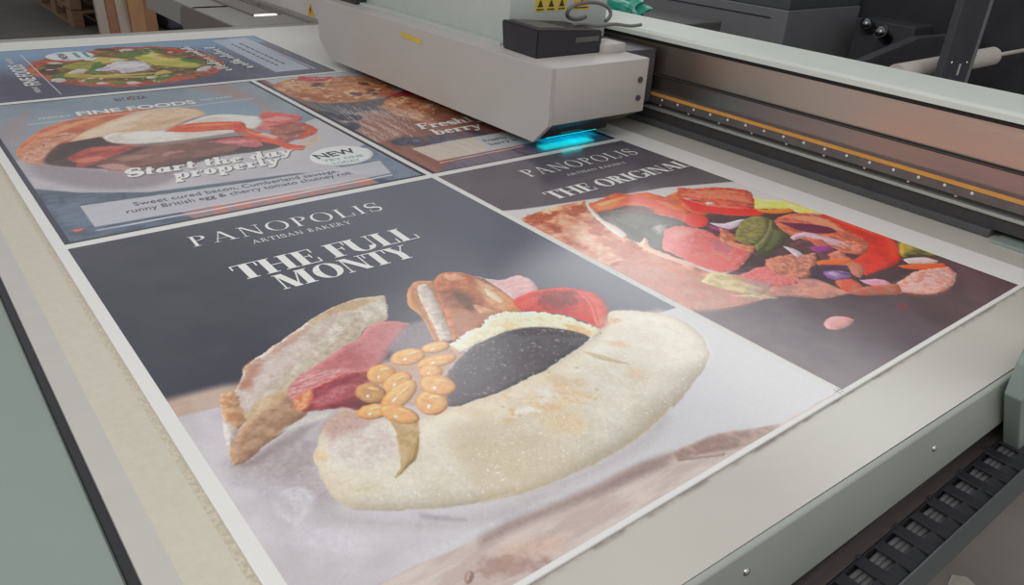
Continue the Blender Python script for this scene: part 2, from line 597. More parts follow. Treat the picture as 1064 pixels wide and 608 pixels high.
def sans(name, text, place, m, parent, z, bold=0.0, space=1.0):
    x0, y0, x1, y1, h = place
    cu = bpy.data.curves.new('text', 'FONT')
    cu.body = text; cu.size = 1.0; cu.offset = bold; cu.resolution_u = 3; cu.space_character = space
    t = bpy.data.objects.new('text', cu)
    COL.objects.link(t)
    dg = bpy.context.evaluated_depsgraph_get()
    me = bpy.data.meshes.new_from_object(t.evaluated_get(dg))
    bpy.data.objects.remove(t, do_unlink=True)
    xs = [v.co.x for v in me.vertices]
    wx = max(xs) - min(xs); mx = min(xs)
    d = Vector((x1 - x0, y1 - y0)); L = d.length; d.normalize(); n = Vector((-d.y, d.x))
    for v in me.vertices:
        p = (Vector((x0, y0)) + d * ((v.co.x - mx) * L / wx) + n * (v.co.y / .70 * h)) / 1000
        v.co = (p.x, p.y, z)
    me.name = name
    me.materials.clear(); me.materials.append(m)
    o = bpy.data.objects.new(name, me)
    COL.objects.link(o)
    o.parent = parent
    return o


# ---------------------------------------------------------------- artwork of the five posters
# layers in drawing order: outline in mm on the sheet, ink colour, options
ART = {}
ART['monty'] = [
 ('bg',(60,60,70),{'c2':(67,66,76),'ns':90,'g':(120,500,560,520,(102,103,116))}),
 ([(-12.0,384.2),(2.0,384.6),(53.0,378.4),(116.6,355.7),(237.7,321.1),(442.1,256.2),(570.8,239.5),(604.7,150.5),(595.8,2.2),(443.8,-19.0),(101.6,-8.9),(-38.6,92.1),(-12.0,384.2)],(190,168,152),{'s':9,'sm':0,'c2':(176,150,134),'ns':40}),
 ([(-20,-20),(620,-20),(620,60),(-20,150)],(204,190,182),{'s':3,'sm':0,'c2':(188,170,162),'ns':60,'sx':5}),
 ([(-31.1,348.8),(2.5,349.6),(20.1,347.1),(42.6,343.4),(102.0,323.3),(219.6,291.5),(367.5,240.4),(523.7,245.9),(561.6,233.3),(576.9,232.6),(596.1,230.9),(606.3,108.8),(603.0,1.8),(490.5,2.6),(459.0,14.2),(438.8,23.4),(416.3,30.5),(389.4,33.3),(366.1,34.2),(349.2,38.1),(328.6,42.4),(303.9,44.3),(274.1,44.3),(250.4,45.0),(227.8,48.2),(205.3,50.6),(182.2,53.5),(165.0,53.9),(147.8,53.8),(120.0,54.8),(88.6,59.1),(67.4,58.2),(48.2,59.6),(-1.6,45.4),(-66.0,111.9)],(200,194,197),{'s':1.5,'sm':0,'c2':(188,181,184),'ns':55,'g':(60,250,560,120,(199,198,199))}),
 ([(13.9,260.4),(49.3,258.7),(90.3,254.3),(112.0,257.6),(86.7,226.6),(77.5,188.8),(76.8,155.9),(59.2,161.1),(46.1,199.3),(14.8,228.6)],(164,150,152),{'s':14,'a':0.85,'c2':(178,166,168),'ns':25}),
 ([(17.3,252.0),(32.0,249.9),(51.8,259.1),(87.6,269.6),(106.1,266.2),(79.8,252.7),(48.1,244.9),(28.8,242.1)],(140,124,122),{'s':6,'a':0.6}),
 ([(55.2,171.0),(66.4,148.9),(100.2,111.4),(152.9,81.3),(220.6,66.4),(234.0,60.9),(208.2,71.4),(290.5,65.2),(347.2,69.6),(404.3,82.9),(404.3,73.0),(353.5,56.3),(293.2,55.2),(207.4,57.3),(182.9,53.3),(126.9,79.2),(78.6,113.3),(53.6,140.9)],(176,167,166),{'s':9,'a':0.5}),
 ([(30.8,193.3),(52.0,193.6),(58.1,174.2),(43.3,155.8),(29.7,151.5),(25.0,173.3)],(206,200,204),{'s':3,'a':0.7,'r':2}),
 ([(121.3,105.7),(135.0,91.3),(148.7,77.0),(132.5,87.5),(120.6,99.5)],(150,142,145),{'s':4,'a':0.7}),
 ([(17.2,142.6),(34.0,148.5),(52.0,131.4),(68.5,106.4),(51.6,97.0),(33.8,118.0)],(210,206,212),{'s':8,'a':0.45,'r':4}),
 ([(93.1,61.3),(118.5,66.6),(161.2,61.2),(189.9,52.8),(212.4,51.5),(207.2,45.4),(156.7,55.2),(122.0,57.6)],(204,202,206),{'s':3,'a':0.4}),
 ([(7.5,229.7),(27.6,220.9),(42.2,166.0),(32.3,163.5),(21.1,205.0)],(180,172,176),{'s':5,'a':0.6}),
 ([(47.9,59.0),(67.4,58.2),(88.6,59.1),(120.0,54.8),(147.8,53.8),(182.2,53.5),(205.3,50.6),(227.8,48.2),(250.4,45.0),(274.1,44.3),(303.9,44.3),(328.6,42.4),(349.2,38.1),(366.1,34.2),(389.4,33.3),(416.3,30.5),(438.8,23.4),(459.0,14.2),(490.5,2.6),(477.3,-9.3),(377.6,-23.5),(101.6,-8.9),(33.6,40.1)],(204,190,182),{'s':1,'sm':0,'c2':(188,170,162),'ns':60,'sx':5}),
 ([(147.8,53.8),(182.2,53.5),(227.8,48.2),(274.1,44.3),(328.6,42.4),(366.1,34.2),(341.5,25.0),(285.9,30.8),(241.9,35.8),(191.2,42.4),(141.8,45.7)],(140,118,114),{'s':7,'a':0.75}),
 ([(366.1,34.2),(389.4,33.3),(416.3,30.5),(438.8,23.4),(459.0,14.2),(490.5,2.6),(469.1,-2.4),(438.8,-0.6),(408.4,8.0),(380.9,18.0),(359.3,24.2)],(140,112,102),{'s':3,'a':0.85,'c2':(170,142,128),'ns':14}),
 ([(360.9,31.8),(362.3,26.8),(392.8,11.6),(406.4,6.4),(401.0,4.2),(374.0,16.4),(357.1,23.9)],(140,116,106),{'s':1.2,'a':0.6}),
 ([(152.8,33.7),(181.5,26.5),(207.5,14.8),(192.1,5.8),(163.6,13.2),(140.2,17.4)],(205,170,150),{'s':10,'a':0.6}),
 ([(135.6,37.3),(161.4,19.0),(183.0,-0.5),(161.4,2.4),(136.2,12.3),(121.8,18.6)],(160,128,118),{'s':6,'a':0.7,'r':5,'rs':8}),
 ([(116.9,22.1),(115.0,20.9),(113.0,20.1),(111.4,20.0),(110.1,20.6),(109.5,21.7),(109.5,23.2),(110.3,25.0),(111.6,26.8),(113.3,28.5),(115.3,29.8),(117.2,30.6),(119.0,30.7),(120.2,30.2),(120.9,29.0),(120.8,27.5),(120.0,25.6),(118.7,23.8)],(140,110,100),{'s':1,'a':0.7}),
 ([(116.0,23.7),(114.9,22.9),(113.8,22.5),(112.8,22.3),(112.1,22.5),(111.8,23.1),(111.9,23.9),(112.4,24.9),(113.2,25.9),(114.2,26.9),(115.4,27.7),(116.5,28.2),(117.5,28.3),(118.2,28.1),(118.5,27.6),(118.4,26.7),(117.9,25.7),(117.1,24.7)],(180,155,145),{'s':1,'a':0.8}),
 ([(293.1,461.5),(274.5,468.7),(256.1,472.7),(231.5,470.4),(204.7,462.1),(183.8,451.2),(156.8,438.6),(130.1,424.2),(108.4,412.4),(87.8,401.7),(78.9,387.9),(69.6,375.2),(59.8,361.9),(48.7,363.2),(43.9,356.3),(42.7,352.2),(35.5,325.8),(28.5,305.5),(23.9,285.9),(20.0,268.4),(17.4,252.3),(25.5,250.4),(38.8,255.5),(51.3,263.6),(68.1,269.5),(87.0,279.2),(105.2,285.6),(130.9,339.7),(210.1,381.2),(233.9,401.7),(259.5,403.6),(274.5,420.8)],(205,190,178),{'s':0.8,'r':1.6,'rs':7,'c2':(192,172,158),'ns':16}),
 ([(292.4,460.4),(273.8,467.5),(255.5,471.5),(230.9,469.2),(204.2,461.0),(183.3,450.1),(184.8,440.3),(215.5,451.6),(235.7,453.0),(255.3,440.4),(277.3,433.7)],(203,187,160),{'s':3,'c2':(190,162,128),'ns':20}),
 ([(291.7,458.5),(274.0,421.1),(260.4,405.1),(235.3,404.2),(212.7,386.0),(184.7,379.1),(160.1,365.3),(137.8,354.3),(112.6,341.1),(78.8,322.9),(76.1,334.7),(112.0,357.7),(153.5,387.4),(187.8,415.2),(225.1,445.4),(246.9,449.4),(269.5,453.6)],(212,203,188),{'s':3,'c2':(190,176,156),'ns':12,'r':2}),
 ([(270.3,416.4),(260.4,405.1),(235.3,404.2),(212.7,386.0),(184.7,379.1),(160.1,365.3),(137.8,354.3),(112.6,341.1),(84.3,324.1),(87.4,337.2),(119.2,355.6),(155.8,374.1),(193.1,395.6),(223.8,418.4),(236.9,430.8),(240.9,414.3)],(170,150,128),{'s':4,'a':0.75,'c2':(196,180,158),'ns':9}),
 ([(78.7,385.4),(93.8,403.4),(106.1,406.9),(100.7,387.4),(85.5,369.9),(76.1,349.9),(66.7,361.4)],(178,128,108),{'s':3,'a':0.75,'r':5,'rs':10}),
 ([(122.8,413.7),(154.5,433.6),(180.1,443.4),(170.6,429.6),(144.5,417.9),(123.1,401.5)],(190,142,122),{'s':3,'a':0.5,'r':5,'rs':10}),
 ([(104.2,366.7),(103.4,365.4),(102.3,364.5),(101.0,364.1),(99.7,364.4),(98.5,365.1),(97.7,366.3),(97.2,367.9),(97.2,369.5),(97.6,371.1),(98.4,372.5),(99.5,373.4),(100.8,373.7),(102.1,373.5),(103.3,372.8),(104.1,371.5),(104.6,370.0),(104.6,368.3)],(180,130,112),{'s':2,'a':0.6,'r':2}),
 ([(84.9,368.7),(84.0,365.0),(82.1,361.4),(79.5,358.3),(76.5,356.1),(73.5,355.1),(70.8,355.3),(68.7,356.7),(67.5,359.3),(67.3,362.5),(68.1,366.2),(69.9,369.9),(72.5,373.0),(75.5,375.3),(78.6,376.4),(81.4,376.2),(83.5,374.7),(84.7,372.1)],(172,120,98),{'s':3,'a':0.6,'r':3}),
 ([(98.6,388.8),(125.1,406.2),(160.2,413.9),(166.9,403.2),(130.0,379.4),(92.2,354.8),(59.0,316.9),(58.3,336.7),(63.1,358.6),(80.1,362.9)],(214,204,200),{'s':5,'a':0.55,'c2':(206,190,184),'ns':10}),
 ([(46.4,362.2),(40.8,348.5),(35.5,325.8),(33.0,311.4),(39.3,300.3),(52.4,309.6),(55.8,333.5),(60.5,355.2),(55.2,364.0)],(178,130,96),{'s':1.5,'r':2,'rs':5,'c2':(205,165,130),'ns':6}),
 ([(33.5,320.2),(28.5,305.5),(23.9,285.9),(23.2,274.5),(33.6,288.7),(39.7,301.4)],(206,196,188),{'s':2,'c2':(192,178,168),'ns':10}),
 ([(17.4,252.3),(19.4,268.0),(27.0,280.3),(37.5,292.6),(52.6,307.2),(68.2,315.5),(86.3,322.8),(107.9,336.4),(105.8,314.7),(106.9,289.3),(87.0,279.2),(68.1,269.5),(51.3,263.6),(38.8,255.5),(25.5,250.4)],(182,146,118),{'s':2,'r':1.5,'rs':6,'c2':(160,124,98),'ns':9}),
 ([(76.1,334.7),(97.1,335.8),(112.6,341.1),(103.4,326.5),(84.6,319.0),(62.4,307.5),(51.2,303.5),(53.0,314.0)],(205,178,140),{'s':4,'a':0.8,'c2':(188,158,120),'ns':8}),
 ([(64.4,272.0),(81.7,278.2),(105.4,280.7),(124.5,277.4),(118.1,269.8),(89.2,273.1),(74.0,272.1)],(206,196,186),{'s':3,'a':0.8}),
 ([(282.9,382.9),(271.2,398.1),(252.0,405.0),(233.9,401.7),(215.0,384.5),(190.3,378.5),(166.7,366.9),(145.1,357.9),(128.5,352.2),(112.6,341.1),(104.8,330.7),(101.7,319.9),(102.7,310.7),(119.5,315.7),(143.5,320.5),(167.4,323.5),(186.6,316.3),(200.8,315.3),(231.6,342.2),(262.0,363.5)],(192,122,122),{'s':1,'c2':(182,112,114),'ns':22}),
 ([(182.6,330.3),(166.5,343.8),(147.3,350.8),(127.5,350.1),(112.6,341.1),(104.8,330.7),(101.7,319.9),(102.7,310.7),(119.5,315.7),(143.5,320.5),(167.4,323.5)],(214,160,158),{'s':3,'c2':(190,118,118),'ns':9,'sx':4}),
 ([(161.2,361.7),(191.2,368.7),(204.6,359.9),(210.6,337.9),(192.3,326.6),(175.1,338.1),(156.2,346.0)],(196,118,118),{'s':6,'a':0.7,'c2':(176,98,98),'ns':12}),
 ([(102.7,310.7),(111.0,320.3),(129.2,324.8),(152.7,327.8),(170.7,329.7),(192.6,321.9),(191.8,310.0),(189.1,289.9),(172.3,290.6),(164.0,275.5),(171.0,263.2),(149.0,263.2),(141.1,273.5),(128.1,279.3),(112.8,285.3),(102.0,289.7),(97.6,299.5)],(164,78,84),{'s':1.2,'r':1.5,'rs':6,'c2':(138,58,66),'ns':11,'e':(205,130,105),'ew':4}),
 ([(102.9,310.6),(112.0,319.6),(125.2,322.2),(121.6,309.1),(110.4,296.6),(100.7,292.5),(97.9,300.2)],(208,122,84),{'s':3,'c2':(225,165,120),'ns':5}),
 ([(116.0,302.8),(137.5,308.7),(160.0,309.4),(172.5,301.1),(160.0,288.4),(137.9,288.0),(120.3,290.0)],(178,92,100),{'s':4,'a':0.7,'c2':(200,130,135),'ns':6}),
 ([(143.9,278.9),(159.9,278.2),(178.3,276.1),(176.0,257.3),(154.9,259.2)],(104,62,72),{'s':4,'a':0.8}),
 ([(236.9,351.1),(280.0,382.0),(306.9,378.5),(283.4,326.9),(228.3,326.2)],(150,138,142),{'s':6,'a':0.8}),
 ([(426.6,443.0),(438.1,425.5),(451.1,415.6),(476.2,415.4),(483.7,398.5),(479.1,380.2),(467.5,362.8),(442.1,362.9),(425.7,360.0),(431.1,389.8),(431.2,427.2)],(218,164,164),{'s':1,'r':0.8,'c2':(228,190,186),'ns':12,'sx':3}),
 ([(323.4,454.1),(337.3,467.1),(350.4,473.7),(370.7,462.7),(356.5,429.1),(341.2,392.7),(306.2,324.8),(289.2,328.2),(292.4,343.7),(307.7,385.1),(304.7,405.1),(307.3,425.7)],(176,122,90),{'s':1,'c2':(196,142,100),'ns':8}),
 ([(343.0,460.2),(357.4,461.0),(352.3,439.8),(334.9,396.8),(320.4,359.3),(305.3,325.5),(291.5,328.0),(300.9,353.5),(313.4,388.6),(326.6,428.5)],(206,194,182),{'s':1.2,'r':0.8,'rs':5,'c2':(188,172,160),'ns':6}),
 ([(307.3,425.7),(318.1,445.6),(333.4,459.7),(318.9,422.0),(308.9,384.3),(293.8,342.8),(289.2,328.2),(286.4,334.6),(302.0,381.7),(304.7,405.1)],(204,144,92),{'s':2,'a':0.8}),
 ([(371.5,463.9),(393.5,475.9),(411.9,467.8),(423.2,449.5),(429.0,424.3),(429.6,382.7),(428.3,358.3),(418.8,331.8),(392.0,339.5),(374.2,340.8),(346.7,328.5),(330.5,320.9),(316.8,321.2),(303.2,320.4),(316.0,345.1),(338.7,394.3),(353.8,430.8)],(192,128,88),{'s':1,'r':0.8,'rs':6,'c2':(168,98,66),'ns':18}),
 ([(367.6,454.6),(391.0,472.2),(409.4,464.2),(420.1,445.3),(398.8,426.6),(376.0,432.8),(358.9,435.6)],(204,132,90),{'s':4,'a':0.8,'c2':(178,96,66),'ns':7}),
 ([(359.6,431.1),(386.0,430.6),(388.3,401.0),(385.2,375.8),(365.6,369.6),(354.0,384.5),(347.1,404.0)],(120,74,54),{'s':5,'a':0.75,'r':4,'rs':8,'c2':(160,96,66),'ns':7}),
 ([(420.9,437.9),(428.1,412.3),(426.6,368.7),(423.0,351.7),(397.0,345.8),(393.7,366.6),(402.8,399.7)],(226,188,154),{'s':5,'a':0.75,'c2':(206,146,102),'ns':7}),
 ([(346.1,378.5),(363.8,367.1),(392.4,359.9),(376.8,344.2),(351.9,335.5),(321.6,328.0),(320.8,341.9)],(176,122,98),{'s':7,'a':0.8}),
 ([(393.8,470.4),(408.5,463.0),(412.6,443.1),(396.9,446.2),(387.8,458.7)],(232,186,150),{'s':2,'a':0.6,'r':2}),
 ([(415.1,416.3),(418.9,389.5),(415.2,364.3),(408.0,365.1),(406.8,389.2)],(242,218,192),{'s':2,'a':0.7,'r':2}),
 ([(374.8,425.5),(383.0,404.4),(374.4,371.4),(363.8,367.1),(363.8,393.3)],(92,54,40),{'s':3,'a':0.6,'r':3,'rs':4}),
 ([(374.9,382.4),(384.7,364.8),(389.3,350.8),(370.3,355.6)],(232,190,150),{'s':2,'a':0.6,'r':2}),
 ([(418.7,373.8),(428.3,358.3),(418.8,331.8),(397.6,341.7)],(206,138,80),{'s':3,'a':0.7}),
 ([(423.5,358.3),(449.0,366.4),(476.9,365.0),(505.9,354.1),(521.0,337.0),(530.7,314.5),(522.6,288.0),(501.3,260.3),(485.5,250.4),(471.2,246.3),(467.6,266.2),(459.6,293.0),(443.1,311.0),(427.0,325.0),(418.7,334.1)],(214,62,46),{'s':1,'c2':(200,48,40),'ns':18}),
 ([(521.8,334.1),(529.8,313.5),(521.1,287.4),(500.7,260.7),(472.0,247.2),(492.1,273.6),(510.1,299.9)],(214,84,62),{'s':1.5,'c2':(200,66,52),'ns':10}),
 ([(513.1,337.9),(519.0,330.1),(508.8,300.8),(488.5,268.5),(473.3,249.8),(478.2,264.4),(501.5,297.7)],(228,120,110),{'s':2,'a':0.7}),
 ([(467.9,354.4),(493.8,350.1),(510.7,335.3),(490.0,312.7),(465.8,309.1),(449.6,323.3),(452.2,340.7)],(120,40,38),{'s':6,'a':0.6,'r':8,'rs':7,'sp':(0.42,4,(70,30,30))}),
 ([(437.8,357.7),(474.6,362.3),(514.2,343.9),(504.2,295.9),(464.6,298.6),(434.5,329.2)],(204,58,50),{'s':2,'a':0,'sp':(0.16,3,(80,34,34))}),
 ([(428.5,353.6),(448.0,355.2),(464.8,350.8),(440.6,336.6),(422.8,336.7)],(226,96,84),{'s':5,'a':0.6}),
 ([(462.6,237.5),(486.2,248.5),(511.8,270.6),(536.7,258.4),(555.2,242.0),(564.6,229.9),(572.8,212.7),(572.2,188.6),(564.3,163.0),(547.5,140.9),(530.3,125.6),(503.3,113.2),(474.8,103.3),(442.0,90.9),(404.8,80.1),(419.8,86.6),(388.1,78.2),(348.0,70.4),(318.2,67.4),(292.5,67.2),(262.7,68.2),(235.9,71.0),(210.5,74.3),(188.9,81.2),(172.6,87.4),(203.9,79.6),(180.2,83.6),(159.6,90.8),(140.5,99.5),(119.2,111.6),(97.3,126.2),(79.6,139.7),(73.8,150.1),(70.6,163.8),(72.3,182.9),(75.6,203.8),(82.3,225.5),(91.4,236.1),(104.8,253.4),(124.8,267.6),(135.8,273.6),(146.5,258.6),(152.1,244.3),(166.1,231.0),(189.6,215.1),(194.0,216.8),(218.8,216.0),(245.5,211.4),(274.9,209.1),(303.2,208.2),(257.0,210.3),(289.7,211.8),(329.3,215.6),(364.2,215.5),(399.6,222.3),(438.9,231.6),(450.9,231.7)],(220,212,196),{'s':1,'r':1.2,'rs':9,'c2':(211,201,182),'ns':30,'e':(196,182,160),'ew':20,'d':0.07,'w':40,'v':0.16}),
 ([(497.6,262.7),(538.2,251.3),(566.3,211.1),(559.7,159.3),(528.2,128.2),(488.5,136.1),(468.5,192.8),(448.6,225.2)],(229,222,206),{'s':14,'a':0.7,'c2':(220,210,190),'ns':14,'d':0.06}),
 ([(233.8,203.4),(301.1,209.6),(366.1,205.5),(376.8,169.9),(340.6,146.2),(290.2,156.4),(242.1,173.7)],(210,188,156),{'s':10,'a':0.7,'c2':(222,208,184),'ns':22,'d':0.06}),
 ([(287.2,172.2),(335.0,197.8),(351.7,181.2),(366.7,144.2),(337.8,143.1),(298.4,154.7)],(218,182,136),{'s':8,'a':0.6,'c2':(226,206,178),'ns':8}),
 ([(320.4,196.7),(340.7,188.5),(329.5,164.0),(309.2,167.4)],(226,220,212),{'s':5,'a':0.7,'r':3}),
 ([(272.4,177.3),(296.1,171.2),(299.0,159.2),(278.7,165.6)],(232,226,220),{'s':3,'a':0.8,'r':3}),
 ([(456.0,220.4),(470.7,210.8),(470.4,194.7),(455.9,204.2)],(210,176,140),{'s':4,'a':0.6,'r':3}),
 ([(438.1,163.6),(446.4,149.2),(428.1,135.7),(423.8,149.8)],(212,182,148),{'s':4,'a':0.5,'r':3}),
 ([(416.7,220.4),(427.3,207.2),(436.9,185.4),(443.6,168.8),(428.6,184.8),(418.2,205.7)],(186,164,130),{'s':2,'a':0.7}),
 ([(496.7,259.6),(508.4,252.1),(509.1,244.4),(485.1,245.7),(469.2,240.1)],(216,160,126),{'s':3,'a':0.7}),
 ([(210.1,186.1),(248.4,174.1),(276.0,132.0),(273.9,106.5),(246.6,75.4),(205.0,81.1),(187.9,108.3),(189.1,147.7)],(202,188,162),{'s':16,'a':0.7,'c2':(194,178,148),'ns':22,'d':0.06}),
 ([(218.1,149.2),(254.0,120.2),(301.2,96.6),(277.9,78.1),(221.6,81.0),(176.9,93.2)],(203,188,160),{'s':18,'a':0.6,'c2':(212,200,178),'ns':20,'d':0.06}),
 ([(293.1,148.5),(332.0,136.9),(323.6,113.5),(301.1,110.2),(286.4,129.5)],(222,190,142),{'s':8,'a':0.5}),
 ([(176.0,92.0),(218.6,77.3),(270.9,70.6),(335.2,71.1),(418.3,88.6),(419.8,86.6),(348.0,70.4),(292.5,67.2),(235.9,71.0),(188.5,80.7),(172.2,87.0)],(192,174,144),{'s':5,'a':0.7}),
 ([(108.6,250.8),(126.8,261.4),(146.2,248.3),(163.7,227.0),(150.5,191.3),(123.7,180.5),(102.5,191.1),(94.2,217.3)],(214,204,198),{'s':8,'a':0.8,'c2':(202,186,178),'ns':10}),
 ([(106.5,256.8),(125.7,269.4),(136.4,272.2),(146.5,258.6),(151.1,242.6),(138.8,234.7),(121.9,237.2),(105.6,235.0)],(176,128,118),{'s':7,'a':0.5,'sp':(0.3,3,(150,88,80))}),
 ([(82.7,225.2),(89.3,226.9),(94.2,217.3),(87.8,209.3),(81.6,213.6)],(218,194,154),{'s':3,'a':0.7}),
 ([(83.0,181.2),(93.8,166.1),(114.2,159.5),(126.0,163.0),(106.2,149.9),(89.4,157.9)],(206,192,160),{'s':6,'a':0.5,'r':3}),
 ([(511.8,268.3),(554.2,241.1),(559.7,159.3),(522.8,125.6),(421.6,91.6),(235.0,83.4),(164.8,98.0),(110.5,128.7),(79.9,157.3),(76.1,186.0),(96.3,211.7),(145.1,178.0),(198.8,203.1),(312.6,175.4),(355.3,201.2),(438.5,218.8)],(222,212,196),{'s':10,'a':0,'sp':(0.08,2.4,(228,221,208))}),
 ([(231.5,200.1),(298.3,206.1),(387.5,209.0),(434.5,160.1),(387.1,135.8),(282.0,146.5)],(216,190,150),{'s':14,'a':0,'sp':(0.12,11,(210,182,142))}),
 ([(165.7,231.3),(175.0,223.0),(189.6,215.1),(179.3,198.0),(166.5,179.4),(155.3,166.0),(147.1,163.6),(135.2,157.4),(127.6,155.6),(137.1,163.2),(145.8,177.5),(155.1,196.8),(162.5,214.0)],(198,172,130),{'sm':0,'s':1,'r':0.9,'rs':4,'c2':(182,152,106),'ns':7}),
 ([(178.9,198.3),(166.5,179.4),(155.3,166.0),(147.1,163.6),(135.2,157.4),(127.6,155.6),(143.5,166.9),(157.9,177.6)],(158,130,82),{'s':2,'a':0.8}),
 ([(291.5,321.6),(301.2,318.5),(318.4,323.5),(333.7,330.2),(337.1,330.0),(349.7,330.0),(366.3,340.2),(385.5,345.8),(401.3,341.5),(418.5,329.0),(437.3,318.4),(450.1,300.6),(458.8,287.7),(464.2,267.0),(468.2,249.6),(463.9,238.0),(448.8,233.7),(443.9,236.9),(436.5,254.5),(425.4,272.6),(408.6,289.0),(385.9,298.3),(365.6,300.7),(342.7,299.1),(326.0,300.3),(308.9,295.7),(293.8,298.1),(291.4,309.1)],(240,230,204),{'s':0.8,'r':2.6,'rs':5,'c2':(228,214,180),'ns':7,'sp':(0.16,5,(212,192,146))}),
 ([(371.6,322.7),(389.5,321.7),(392.1,306.0),(372.6,304.9)],(222,188,126),{'s':4,'a':0.6}),
 ([(441.0,281.3),(455.1,261.6),(456.3,245.7),(446.7,239.8),(436.7,263.2)],(214,172,106),{'s':3,'a':0.7}),
 ([(246.4,257.0),(261.1,269.5),(294.0,288.9),(312.2,295.4),(345.4,302.6),(368.4,304.2),(393.4,298.2),(414.3,286.7),(431.1,270.3),(442.7,252.5),(445.8,237.6),(425.9,230.3),(407.2,226.7),(379.3,220.4),(351.0,212.6),(330.0,212.3),(301.1,209.6),(274.6,208.8),(251.6,211.4),(236.5,211.5),(223.8,219.0)],(84,78,84),{'s':1,'r':1,'rs':6,'c2':(74,67,72),'ns':12,'g':(360,330,200,250,(104,98,102)),'sp':(0.1,3.2,(150,142,146))}),  # black pudding; the grey gradient paints reflected haze into the ink
 ([(368.4,304.2),(393.4,298.2),(414.3,286.7),(431.1,270.3),(442.7,252.5),(444.6,239.8),(423.8,253.4),(408.7,271.2),(377.7,288.1)],(52,42,48),{'s':4,'a':0.8,'sp':(0.2,3,(160,150,150))}),
 ([(221.1,319.1),(258.8,324.3),(290.3,322.4),(296.9,293.0),(263.8,273.4),(226.6,223.1),(194.4,240.9),(178.3,276.1),(166.1,294.7)],(190,152,126),{'s':4,'a':0.85,'c2':(188,164,150),'ns':8}),
 ([(296.2,315.8),(293.2,312.5),(288.5,310.2),(282.7,309.1),(276.5,309.4),(270.7,311.0),(265.8,313.6),(262.6,317.1),(261.3,321.0),(262.1,324.8),(264.9,328.1),(269.5,330.5),(275.3,331.7),(281.6,331.5),(287.6,329.9),(292.5,327.2),(295.9,323.6),(297.1,319.7)],(220,164,104),{'s':0.7,'e':(192,128,74),'ew':4.5,'c2':(226,176,118),'ns':15}),
 ([(277.1,318.1),(276.7,317.6),(276.0,317.2),(275.3,317.0),(274.4,317.0),(273.7,317.2),(273.1,317.6),(272.7,318.1),(272.5,318.7),(272.7,319.3),(273.1,319.8),(273.8,320.2),(274.6,320.5),(275.4,320.5),(276.2,320.3),(276.8,319.9),(277.2,319.4),(277.3,318.8)],(244,226,206),{'s':0.7,'a':0.9}),
 ([(290.9,321.4),(290.2,321.0),(289.0,320.9),(287.2,321.0),(285.2,321.3),(283.1,321.9),(281.2,322.6),(279.8,323.3),(278.9,324.0),(278.8,324.5),(279.4,324.9),(280.7,325.0),(282.5,324.9),(284.5,324.6),(286.6,324.0),(288.5,323.4),(289.9,322.6),(290.8,321.9)],(236,196,152),{'s':1,'a':0.8}),
 ([(261.7,314.9),(257.8,310.0),(252.1,306.4),(245.1,304.5),(237.9,304.5),(231.2,306.3),(225.8,309.8),(222.3,314.5),(221.1,319.9),(222.4,325.4),(226.0,330.3),(231.6,334.1),(238.6,336.2),(246.0,336.4),(252.9,334.6),(258.6,331.0),(262.1,326.1),(263.2,320.5)],(220,164,104),{'s':0.7,'e':(192,128,74),'ew':4.5,'c2':(226,176,118),'ns':15}),
 ([(239.3,316.8),(238.7,316.0),(237.9,315.4),(237.0,315.0),(236.0,315.0),(235.1,315.2),(234.4,315.7),(234.0,316.4),(233.9,317.3),(234.2,318.2),(234.8,318.9),(235.6,319.6),(236.5,319.9),(237.5,320.0),(238.3,319.7),(239.0,319.2),(239.4,318.5),(239.5,317.7)],(244,226,206),{'s':0.7,'a':0.9}),
 ([(256.3,322.8),(255.5,322.2),(254.0,321.9),(251.9,322.0),(249.5,322.3),(247.1,323.0),(245.0,323.8),(243.3,324.7),(242.4,325.7),(242.4,326.5),(243.1,327.0),(244.6,327.3),(246.7,327.3),(249.1,326.9),(251.5,326.3),(253.7,325.5),(255.3,324.5),(256.2,323.6)],(236,196,152),{'s':1,'a':0.8}),
 ([(287.5,290.4),(284.1,287.0),(278.3,284.6),(270.9,283.5),(262.7,283.9),(254.8,285.6),(248.0,288.5),(243.2,292.2),(240.9,296.3),(241.3,300.2),(244.4,303.7),(250.0,306.1),(257.3,307.3),(265.6,307.1),(273.7,305.4),(280.7,302.4),(285.7,298.6),(288.1,294.5)],(220,164,104),{'s':0.7,'e':(192,128,74),'ew':4.5,'c2':(226,176,118),'ns':15}),
 ([(262.3,293.5),(261.8,292.9),(261.0,292.5),(260.0,292.3),(258.9,292.3),(257.9,292.5),(257.0,293.0),(256.4,293.5),(256.2,294.1),(256.3,294.8),(256.8,295.3),(257.6,295.7),(258.5,295.9),(259.6,295.9),(260.7,295.7),(261.5,295.3),(262.1,294.8),(262.4,294.1)],(244,226,206),{'s':0.7,'a':0.9}),
 ([(279.2,295.8),(278.4,295.4),(276.8,295.3),(274.4,295.5),(271.7,295.9),(268.9,296.5),(266.3,297.2),(264.3,298.0),(263.1,298.7),(262.9,299.3),(263.6,299.7),(265.2,299.8),(267.6,299.7),(270.3,299.3),(273.1,298.7),(275.7,297.9),(277.8,297.2),(279.0,296.4)],(236,196,152),{'s':1,'a':0.8}),
 ([(258.2,274.3),(255.0,271.1),(251.0,269.2),(246.5,268.7),(242.2,269.8),(238.4,272.3),(235.7,275.9),(234.3,280.3),(234.5,284.8),(236.2,288.9),(239.3,292.2),(243.3,294.3),(247.8,294.8),(252.3,293.7),(256.2,291.2),(258.9,287.5),(260.3,283.0),(260.0,278.5)],(220,164,104),{'s':0.7,'e':(192,128,74),'ew':4.5,'c2':(226,176,118),'ns':15}),
